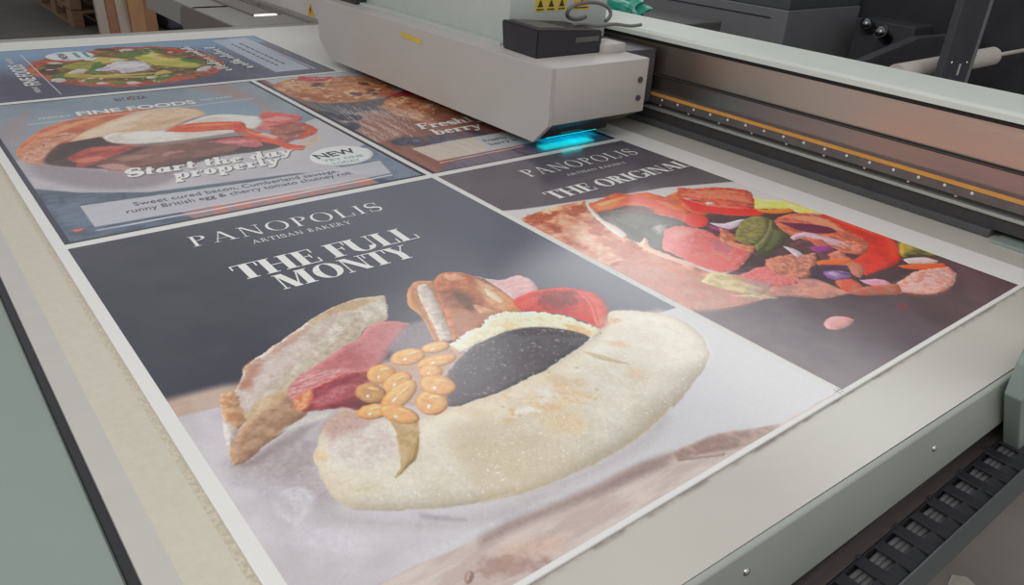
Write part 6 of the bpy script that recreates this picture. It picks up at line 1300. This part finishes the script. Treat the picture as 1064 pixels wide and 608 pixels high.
p3 = poster('blue poster with a bacon and egg roll and a white oval badge', 'breakfast', 0, 594, 825.7, 1644.2, (1.5, 2.3))
for nm, tx, ky in (('slogan_lettering', 'Start the day', 'b_sta'), ('slogan_lettering', 'properly', 'b_pro')):
    a = TX[ky]; a = (a[0], a[1], a[2] + (20 if ky == 'b_sta' else 13), a[3], a[4])
    lettering('slogan_shadow', tx, (a[0] + 2.2, a[1] - 2.4, a[2] + 2.2, a[3] - 2.4, a[4]), M_shade_in, p3, Z3, .27, .11, script, .04, .28)
    lettering(nm, tx, a, M_white_in, p3, Z4, .27, .11, script, .04, .28)
a = TX['b_fin']
sans('headline_lettering', 'FINE FOODS', (a[0], a[1], a[2], a[3], 31), M_white_in, p3, Z2, .03)
sans('headline_lettering', 'FRESHLY', (*TX['b_fre'][:4], 12), M_white_in, p3, Z2, .008)
sans('headline_lettering', 'PREPARED', (*TX['b_pre'][:4], 12), M_white_in, p3, Z2, .008)
sans('logo_lettering', 'RITAZZA', (*TX['b_rit'][:4], 26), M_dark_in, p3, Z2, .0)
b = MB()
for cx, cy, w, h in ((296, 1606, 5, 8),):
    b.bm.faces.new([b.bm.verts.new((x / 1000, y / 1000, Z2)) for x, y in ((cx - w, cy - h), (cx + w * .4, cy - h), (cx + w, cy + h), (cx - w * .2, cy + h * .7))])
flat(b, 'logo_mark', M_red_in, p3)
a = TX['b_l1']; sans('small_print', 'Sweet cured bacon, Cumberland sausage,', (a[0], a[1], a[2], a[3], 16), M_dark_in, p3, Z2, .0)
a = TX['b_l2']; sans('small_print', 'runny British egg & cherry tomato chutney roll.', (a[0], a[1], a[2], a[3], 16), M_dark_in, p3, Z2, .0)
a = TX['b_new']; sans('badge_lettering', 'NEW', (a[0], a[1], a[2], a[3], 28), M_dark_in, p3, Z2, .02)
sans('badge_lettering', 'TRY ONE', (468, 978, 548, 974, 13.5), M_teal_in, p3, Z2, .004)
sans('badge_lettering', 'TODAY', (474, 956, 530, 953.5, 13.5), M_teal_in, p3, Z2, .004)
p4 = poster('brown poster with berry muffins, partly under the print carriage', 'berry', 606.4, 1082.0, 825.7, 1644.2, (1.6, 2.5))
a = TX['r_fre']; lettering('slogan_lettering', 'Freshly', (a[0], a[1], a[0] + 172, a[1], 40), M_white_in, p4, Z2, .25, .08, script, .02, .2)
a = TX['r_ber']; lettering('slogan_lettering', 'berry', (a[0], a[1], a[2], a[3], 40), M_white_in, p4, Z2, .25, .08, script, .02, .2)
a = TX['r_s1']; sans('small_print', 'Freshly', (a[0], a[1], a[2], a[3], 15), M_dark_in, p4, Z2)
a = TX['r_s2']; sans('small_print', 'berry o', (a[0], a[1], a[2], a[3], 15), M_dark_in, p4, Z2)
p5 = poster('blue poster turned sideways with an avocado flatbread, farthest along the sheet', 'flatbread', -6, 842.6, 1663.2, 2233.6, (2.2, 2.8))
a = TX['f_fin']; sans('headline_lettering', 'FINE FOODS', (a[0] + 2, a[1], a[2] + 2, a[3], 32), M_white_in, p5, Z2, .02)
sans('headline_lettering', 'FRESHLY', (140.5, 1728, 140.5, 1789, 11), M_white_in, p5, Z2, .01)
sans('headline_lettering', 'PREPARED', (141, 2061, 141, 2129, 11), M_white_in, p5, Z2, .01)
# the far slogan is only legible as strokes of white script
rnd = random.Random(4)
for (x, ya, yb, h) in ((604, 1778, 2140, 38), (668, 1790, 2105, 40)):
    b = MB(); y = ya
    while y < yb - 20:
        tall = rnd.choice((1, .62, .62, .66))
        w = rnd.uniform(11, 17)
        for (u0, v0, u1, v1) in ((0, 0, w, tall), (-4, 0, w + 8, .09), (-2, tall - .09, w + 2, tall)):
            sk = 6
            b.bm.faces.new([b.bm.verts.new(((x - vv * h) / 1000, (y + uu + vv * sk) / 1000, Z2)) for uu, vv in ((u0, v0), (u1, v0), (u1, v1), (u0, v1))])
        y += rnd.uniform(19, 28) + (14 if rnd.random() < .15 else 0)
    flat(b, 'slogan_lettering', M_white_in, p5)
for (x, ya, yb) in ((757, 1800, 2108), (731, 1786, 2127)):
    b = MB(); y = ya
    while y < yb:
        w = rnd.uniform(14, 40)
        b.bm.faces.new([b.bm.verts.new((xx / 1000, yy / 1000, Z2)) for xx, yy in ((x, y), (x, y + w), (x - 5.5, y + w), (x - 5.5, y))])
        y += w + 9
    flat(b, 'small_print', M_dark_in, p5)
sans('badge_lettering', 'NEW', (270, 2070, 273, 2152, 19), M_dark_in, p5, Z2, .02)
for x in (302, 325):
    b = MB()
    b.bm.faces.new([b.bm.verts.new((xx / 1000, yy / 1000, Z2)) for xx, yy in ((x, 2080), (x, 2150), (x - 10, 2150), (x - 10, 2080))])
    flat(b, 'badge_line', M_teal_in, p5)

# ---------------------------------------------------------------- the gantry
ga = empty('gantry', (1.33, .9, 0))
tag(ga, 'gantry beam with pale green cap, brushed steel face and orange strip crossing the printer', 'gantry')
Y0, Y1 = .11, 2.46
GX = 1.25
b = MB(); b.prism([(GX - .004, -.06, .1865), (GX - .004, -.06, .196), (GX + .002, -.06, .2015), (1.41, -.06, .2015), (1.416, -.06, .194), (1.416, -.06, .10), (GX + .03, -.06, .10), (GX + .03, -.06, .1865)], (0, Y1 + .06, 0))
b.build('cap', M_cap, ga, smooth=True)
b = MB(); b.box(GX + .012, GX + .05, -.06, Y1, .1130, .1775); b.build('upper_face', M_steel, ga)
b = MB(); b.box(GX + .008, GX + .05, -.06, Y1, .1065, .113); b.build('dark_groove', M_groove, ga)
b = MB(); b.box(GX + .004, GX + .03, -.06, Y1, .1775, .1866); b.build('cap_joint', M_groove, ga)
b = MB(); b.box(GX + .0065, GX + .009, -.06, Y1, .1088, .1098); b.build('groove_wire', M_encoder, ga)
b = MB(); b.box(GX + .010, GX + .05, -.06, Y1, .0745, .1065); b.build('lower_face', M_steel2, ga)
b = MB(); b.box(GX + .006, GX + .05, -.06, Y1, .0700, .0745); b.build('orange_backing', M_encoder, ga)
b = MB(); b.box(GX + .0025, GX + .05, -.06, Y1, .0632, .0700); b.build('orange_strip', M_orange, ga)
b = MB(); b.box(GX + .004, GX + .05, -.06, Y1, .0470, .0632); b.build('guide_rail', M_encoder, ga)
b = MB(); b.box(GX + .010, GX + .05, -.06, Y1, .0385, .0470); b.build('rail_groove', M_dark, ga)
b = MB(); b.box(GX - .002, GX + .05, -.06, Y1, .0325, .0385, .0008); b.build('steel_strip', M_strip, ga)
b = MB(); b.box(GX + .004, GX + .05, -.06, Y1, .010, .0325); b.box(GX + .05, 1.41, -.06, Y1, .010, .10); b.build('underside', M_dark, ga)  # dark front plate stands in for the shadowed gap under the beam
b = MB(); b.box(GX - .006, GX + .04, Y0, Y1, ZB + .001, .010, .001); b.build('lower_plate', M_rail, ga)
b = MB(); b.box(1.228, 1.275, -.085, .0986, ZB + .0003, .0012, .0008); b.build('end_plate', M_cover, ga)
for i in range(20):
    y = .16 + i * .0465
    b = MB(); b.dome((GX + .004, y, .0575), (-1, 0, 0), .0031, .0016, 10); b.build('screw', M_dot, ga, smooth=True)
for i in range(12):
    y = .185 + i * .085
    b = MB(); b.dome((GX + .010, y, .0445), (-1, 0, -.2), .0031, .0035, 10); b.build('bolt', M_dot, ga, smooth=True)
# end housing by the near side
b = MB(); b.box(1.25, 1.42, Y1, 2.75, -.2, .2, .006); b.build('far_end_block', M_cap, ga)
b = MB(); b.box(1.16, 1.25, 2.40, 3.4, .004, .30, .003); b.build('far_cover', M_panel, ga)
b = MB(); b.box(1.150, 1.25, 2.40, 3.4, -.012, .004, .002); b.build('far_cover_trim', M_machine, ga)
b = MB(); b.prism([(1.1592, 2.450, .011), (1.1592, 2.507, .010), (1.1592, 2.4785, .058)], (-.0006, 0, 0)); ws = b.build('warning_sign', M_amber, ga)
b = MB(); b.prism([(1.1585, 2.474, .042), (1.1585, 2.482, .042), (1.1585, 2.488, .030), (1.1585, 2.481, .031), (1.1585, 2.484, .016), (1.1585, 2.470, .034), (1.1585, 2.477, .033)], (-.0004, 0, 0)); b.build('warning_mark', M_tick, ws)

# end carriage of the gantry that stands beside the chain tray
eh = MB()
P_OUT = [(.779, -.125, -.0115), (.777, -.125, .0315), (.787, -.125, .06), (1.5, -.125, .06), (1.5, -.125, -.30), (1.024, -.125, -.241), (.904, -.125, -.169), (.899, -.125, -.165)]
eh.prism(P_OUT, (0, .020, 0), .002)
eh.build('end_housing', M_cover, ga)

# ---------------------------------------------------------------- the print carriage
ca = empty('print_carriage', (1.0, 1.28, .02))
tag(ca, 'grey print carriage on the gantry hovering over the posters with blue green light beneath', 'print carriage')
CX, CY0, CY1, CX1, CZ1 = .855, .800, 1.785, 1.128, .173
b = MB()
b.prism([(CX + .002, CY0, .061), (CX1, CY0, .061), (CX1, CY0, CZ1), (CX + .002, CY0, CZ1)], (0, CY1 - CY0, 0), .003)
b.build('housing', M_grey, ca, smooth=True)
b = MB()
b.prism([(CX, CY0 - .0008, CZ1 + .0004), (CX, CY0 - .0008, .061), (CX, CY0 + .040, .0205), (CX, 1.712, .0205), (CX, 1.724, .0225), (CX, CY1, .068), (CX, CY1, CZ1 + .0004)], (.012, 0, 0), .0012)
b.build('front_plate', M_grey, ca)
b = MB()
b.prism([(CX + .012, CY0 + .003, .0615), (CX1 - .003, CY0 + .003, .0615), (CX1 - .003, CY0 + .070, .026), (CX + .012, CY0 + .070, .026)], (0, 0, .0005))
b.box(CX + .012, CX1 - .003, CY0 + .066, CY1 - .07, .024, .0615)
b.build('head_tray', M_dark, ca)
b = MB()
b.box(CX + .045, 1.09, CY0 + .066, CY0 + .115, .013, .026, .002)
lamp = b.build('uv_lamp', M_box, ca)
b = MB()
b.box(CX + .06, 1.06, CY0 + .068, CY0 + .098, .0126, .0140)
b.build('lamp_window', M_uv, lamp)
area('uv_glow', (.985, CY0 + .060, .020), (.06, .012), 0.010, (0, 0, 0), (0.0, .95, 1.0))
b = MB()
b.prism([(.93, 1.03, CZ1 - .001), (1.22, 1.03, CZ1 - .001), (1.22, 1.03, .36), (.93, 1.03, .36)], (0, 1.1, 0), .005)
hood = b.build('hood', M_hood, ca, smooth=True)
b = MB(); b.box(.908, .93, 1.03, 1.70, CZ1 - .001, CZ1 + .005, .001); b.build('hood_foot', M_hood, ca)
b = MB(); b.box(.895, .93, 1.64, 1.78, CZ1 - .001, .222, .003); b.build('connector_box', M_box, ca)
b = MB()
b.hexa([(.887, .884, CZ1 - .001), (1.067, .884, CZ1 - .001), (1.067, 1.005, CZ1 - .001), (.897, 1.005, CZ1 - .001)],
       [(.889, .885, .228), (1.067, .885, .218), (1.067, 1.01, .218), (.894, 1.01, .230)])
bmesh.ops.bevel(b.bm, geom=list(b.bm.edges), offset=.003, segments=2, affect='EDGES')
bb = b.build('control_box', M_box, ca, smooth=True)
b = MB(); b.hexa([(.905, .90, .2255), (.975, .90, .222), (.975, 1.0, .222), (.908, 1.0, .227)], [(.905, .90, .2300), (.975, .90, .2262), (.975, 1.0, .2262), (.908, 1.0, .2315)]); b.build('box_lid', M_boxtop, bb)
b = MB(); b.box(.99, 1.055, .8828, .8842, .198, .208); b.build('box_label', M_boxtop, bb)
b = MB(); b.box(1.062, 1.124, .868, .93, CZ1 - .001, .192, .003); b.build('bracket', M_grey, ca, smooth=True)
for z in (.130, .092):
    b = MB(); b.tube([(1.105, CY0 - .0035, z), (1.105, CY0 + .002, z)], .0062, 16); b.build('screw', M_frame, ca, smooth=True)
b = MB()
b.prism([(CX - .0004, 1.342, .1448), (CX - .0004, 1.252, .1405), (CX - .0004, 1.252, .1500), (CX - .0004, 1.342, .1545)], (-.0006, 0, 0)); b.build('yellow_label', M_yellow, ca)
for x0, x1, m_ in ((1.000, 1.028, M_yellow), (1.031, 1.059, M_yellow), (1.062, 1.090, M_yellow), (1.112, 1.160, M_amber)):
    b = MB(); b.box(x0, x1, 1.0292, 1.0304, .237, .285); lb = b.build('warning_label', m_, hood)
    b = MB(); b.prism([((x0 + x1) / 2 - .008, 1.0290, .246), ((x0 + x1) / 2 + .008, 1.0290, .246), ((x0 + x1) / 2, 1.0290, .262)], (0, -.0004, 0)); b.box(x0 + .004, x1 - .004, 1.0288, 1.0292, .2395, .2425); b.build('label_mark', M_tick, lb)
b = MB(); b.box(CX1 + .001, 1.244, CY0 + .085, CY1 - .1, .05, .17, .003); b.build('slide_block', M_frame, ca)
b = MB()
b.tube([(1.10 + .05 * math.cos(t), .95 + .01 * t, .242 + .020 * math.sin(t)) for t in [i * .33 for i in range(-3, 17)]], .0042, 10)
b.tube([(1.03 + .012 * i, .94 - .004 * i, .222 + .002 * math.sin(i)) for i in range(14)], .0035, 8)
b.build('hose', M_cable, ca, smooth=True)

# ---------------------------------------------------------------- beyond the table
co = empty('end_console', (1.0, 2.9, -.9))
tag(co, 'low grey machine console behind the far end of the printer table', 'console')
b = MB()
b.prism([(.877, 2.48, -.9), (.877, 2.48, -.010), (1.148, 2.48, -.010), (1.148, 2.48, -.9)], (0, .46, 0), .004)
b.build('console_body', M_machine, co)
b = MB(); b.box(.877, 1.148, 2.9, 3.55, -.10, -.010, .004); b.build('console_wing', M_machine, co)
b = MB(); b.prism([(.8765, 2.47, -.9), (.8765, 2.47, -.014), (.8765, 3.02, -.014), (.8765, 3.06, -.03), (.8765, 3.075, -.09), (.8765, 2.985, -.155), (.8765, 2.94, -.9)], (-.004, 0, 0)); b.build('side_plate', M_machine_d, co)
b = MB(); b.box(1.02, 1.115, 2.69, 3.55, -.012, -.0085); b.build('recess_panel', M_recess, co)
b = MB(); b.box(1.012, 1.02, 2.665, 3.55, -.012, -.0045); b.box(1.115, 1.123, 2.665, 3.55, -.012, -.0045); b.build('channel_rib', M_machine_d, co)
b = MB(); b.box(1.018, 1.108, 2.664, 2.682, -.012, -.0072, .001); b.build('light_bar', M_lamp, co)

# pallets and card leaning on the floor, far behind
pc = empty('pallet_stack', (1.35, 8.6, -.9))
tag(pc, 'stack of wooden pallets on the dark floor at the far left', 'pallet')
for k in range(5):
    z = -.9 + k * .15
    for j in range(5):
        b = MB(); b.box(1.40, 1.95, 8.0 + j * .36, 8.0 + j * .36 + .22, z + .118, z + .14); b.build('deck_board', M_wood, pc)
    for x in (1.40, 1.63, 1.86):
        for y in (8.0, 8.7, 9.4):
            b = MB(); b.box(x, x + .09, y, y + .22, z + .022, z + .118); b.build('block', M_wood, pc)
        b = MB(); b.box(x, x + .09, 8.0, 9.66, z, z + .022); b.build('base_board', M_wood, pc)


def leaner(name, label, cat, x0, x1, y, h, m, grp=None, lean=.25, t=.06):
    b = MB()
    b.prism([(x0, y, -.9), (x1, y, -.9), (x1, y + t, -.9), (x0, y + t, -.9)], (0, lean, h), .004)
    o = b.build(name, m)
    tag(o, label, cat, grp)
    return o


leaner('card_sheet', 'pale grey card sheet standing beside the pallets', 'card', 1.52, 1.60, 7.55, 1.1, M_card2, lean=.15)
leaner('card_sheet', 'red brown card sheet leaning between two pale ones', 'card', 1.60, 1.68, 7.54, 1.1, M_card3, lean=.15)
leaner('card_sheet', 'wide pale card sheet leaning in the middle of the row', 'card', 1.68, 1.775, 7.53, 1.1, M_card2, lean=.15)
leaner('card_box', 'tall tan cardboard box at the right of the leaning card', 'box', 1.775, 1.90, 7.50, 1.1, M_card, lean=.05, t=.3)
leaner('card_box', 'short brown cardboard box beside the tall tan box', 'box', 1.90, 2.00, 7.50, .72, M_card3, lean=.05, t=.3)
leaner('foam_board', 'cream board standing behind the short brown box', 'board', 1.93, 2.08, 7.835, 1.1, M_card2, lean=.05)
b = MB(); b.box(2.10, 2.7, 7.55, 7.95, -.9, .0, .03); tag(b.build('wrapped_load', M_navy), 'dark blue wrapped load on the floor beside the cardboard boxes', 'load')

# grey cabinet behind the beam
cb = empty('ink_cabinet', (2.6, 1.8, -.9))
tag(cb, 'grey metal cabinet with dark lid standing behind the gantry', 'cabinet')
b = MB(); b.box(2.35, 2.82, 1.28, 2.45, -.9, .149, .004); b.build('cabinet_body', M_cab, cb)
b = MB(); b.prism([(2.352, 1.282, .149), (2.818, 1.282, .149), (2.80, 1.30, .50), (2.37, 1.30, .50)], (0, 1.166, 0), .004); b.build('cabinet_lid', M_cabtop, cb)
b = MB(); b.box(2.3485, 2.352, 1.345, 2.10, .1145, .119); b.build('slot', M_black, cb)
b = MB(); b.box(2.349, 2.352, 2.12, 2.42, -.3, .12, .001); b.build('access_door', M_cab, cb)
# roll unit
ru = empty('roll_unit', (2.8, .6, -.9))
tag(ru, 'dark roll feed machine with post at the right behind the gantry', 'machine')
b = MB(); b.box(2.83, 3.6, -.4, 1.9, -.9, 1.2, .01); b.build('machine_body', M_blackm, ru)
b = MB(); b.box(2.05, 2.215, .598, .618, -.9, .75, .002); b.build('post', M_frame, ru)
b = MB(); b.box(2.207, 2.219, .594, .600, -.9, .75, .001); b.build('post_edge', M_cab, ru)
for x, z in ((2.09, .125), (2.185, .118)):
    b = MB(); b.dome((x, .598, z), (0, -1, 0), .004, .002, 8); b.build('screw', M_screw, ru)
b = MB(); b.box(2.140, 2.147, .5965, .5985, .088, .118); b.build('label_slot', M_tube, ru)
b = MB(); b.prism([(2.0, .84, -.5), (2.83, .84, -.5), (2.83, .84, .12), (2.40, .84, .13), (2.05, .84, .075)], (0, .03, 0), .003); b.build('bracket_plate', M_frame, ru)
b = MB(); b.box(2.70, 2.83, 1.00, 1.22, -.9, .12, .004); b.build('upright', M_frame, ru)
for x, y, z in ((2.66, 1.16, .112), (2.56, 1.05, .107)):
    b = MB(); b.tube([(x + .06, y, z - .03), (x, y, z)], .022, 16); b.dome((x, y, z), (-1, -.3, .4), .021, .014, 16); b.build('knob', M_knob, ru, smooth=True)
b = MB(); b.box(2.7, 2.83, -.4, .55, -.9, .05, .004); b.build('side_box', M_frame, ru)
b = MB(); b.tube([(1.99, .69, .085), (2.52, .665, .098)], .027, 24); b.tube([(2.52, .665, .098), (2.9, .65, .105)], .006, 10)
rl = b.build('card_roll', M_tube); rl.parent = ru; rl.matrix_parent_inverse = Matrix.Translation(-Vector(ru.location))
# teal bag on a dark bench behind the beam
b = MB(); b.box(1.50, 2.1, 1.36, 1.95, -.9, .115, .004); tag(b.build('dark_bench', M_boxtop), 'dark grey bench behind the hood with teal plastic on it', 'bench')
bm = bmesh.new()
bmesh.ops.create_icosphere(bm, subdivisions=4, radius=1)
rn = random.Random(2)
for v in bm.verts:
    p = v.co.copy()
    k = 1 + .22 * math.sin(7 * p.x + 3 * p.y) * math.cos(6 * p.y - 4 * p.z) + .12 * math.sin(17 * p.x * p.y + 9 * p.z) + rn.uniform(-.03, .03)
    v.co = Vector((1.72 + p.x * .10 * k, 1.52 + p.y * .12 * k, max(.1155, .145 + p.z * .05 * k)))
me = bpy.data.meshes.new('plastic_bag'); bm.to_mesh(me); bm.free(); me.materials.append(M_teal)
o = bpy.data.objects.new('plastic_bag', me); COL.objects.link(o); tag(o, 'crumpled teal plastic bag on the dark bench behind the gantry', 'bag')
# scrap on the floor
b = MB()
pts = [(1.50, .015), (1.535, .022), (1.56, -.002), (1.548, -.03), (1.50, -.04), (1.47, -.02)]
b.prism([(x, y, -.8995 + .002 * (i % 2)) for i, (x, y) in enumerate(pts)], (0, 0, .0012))
tag(b.build('paper_scrap', M_scrap), 'small pale paper scrap on the floor below the chain tray', 'scrap')
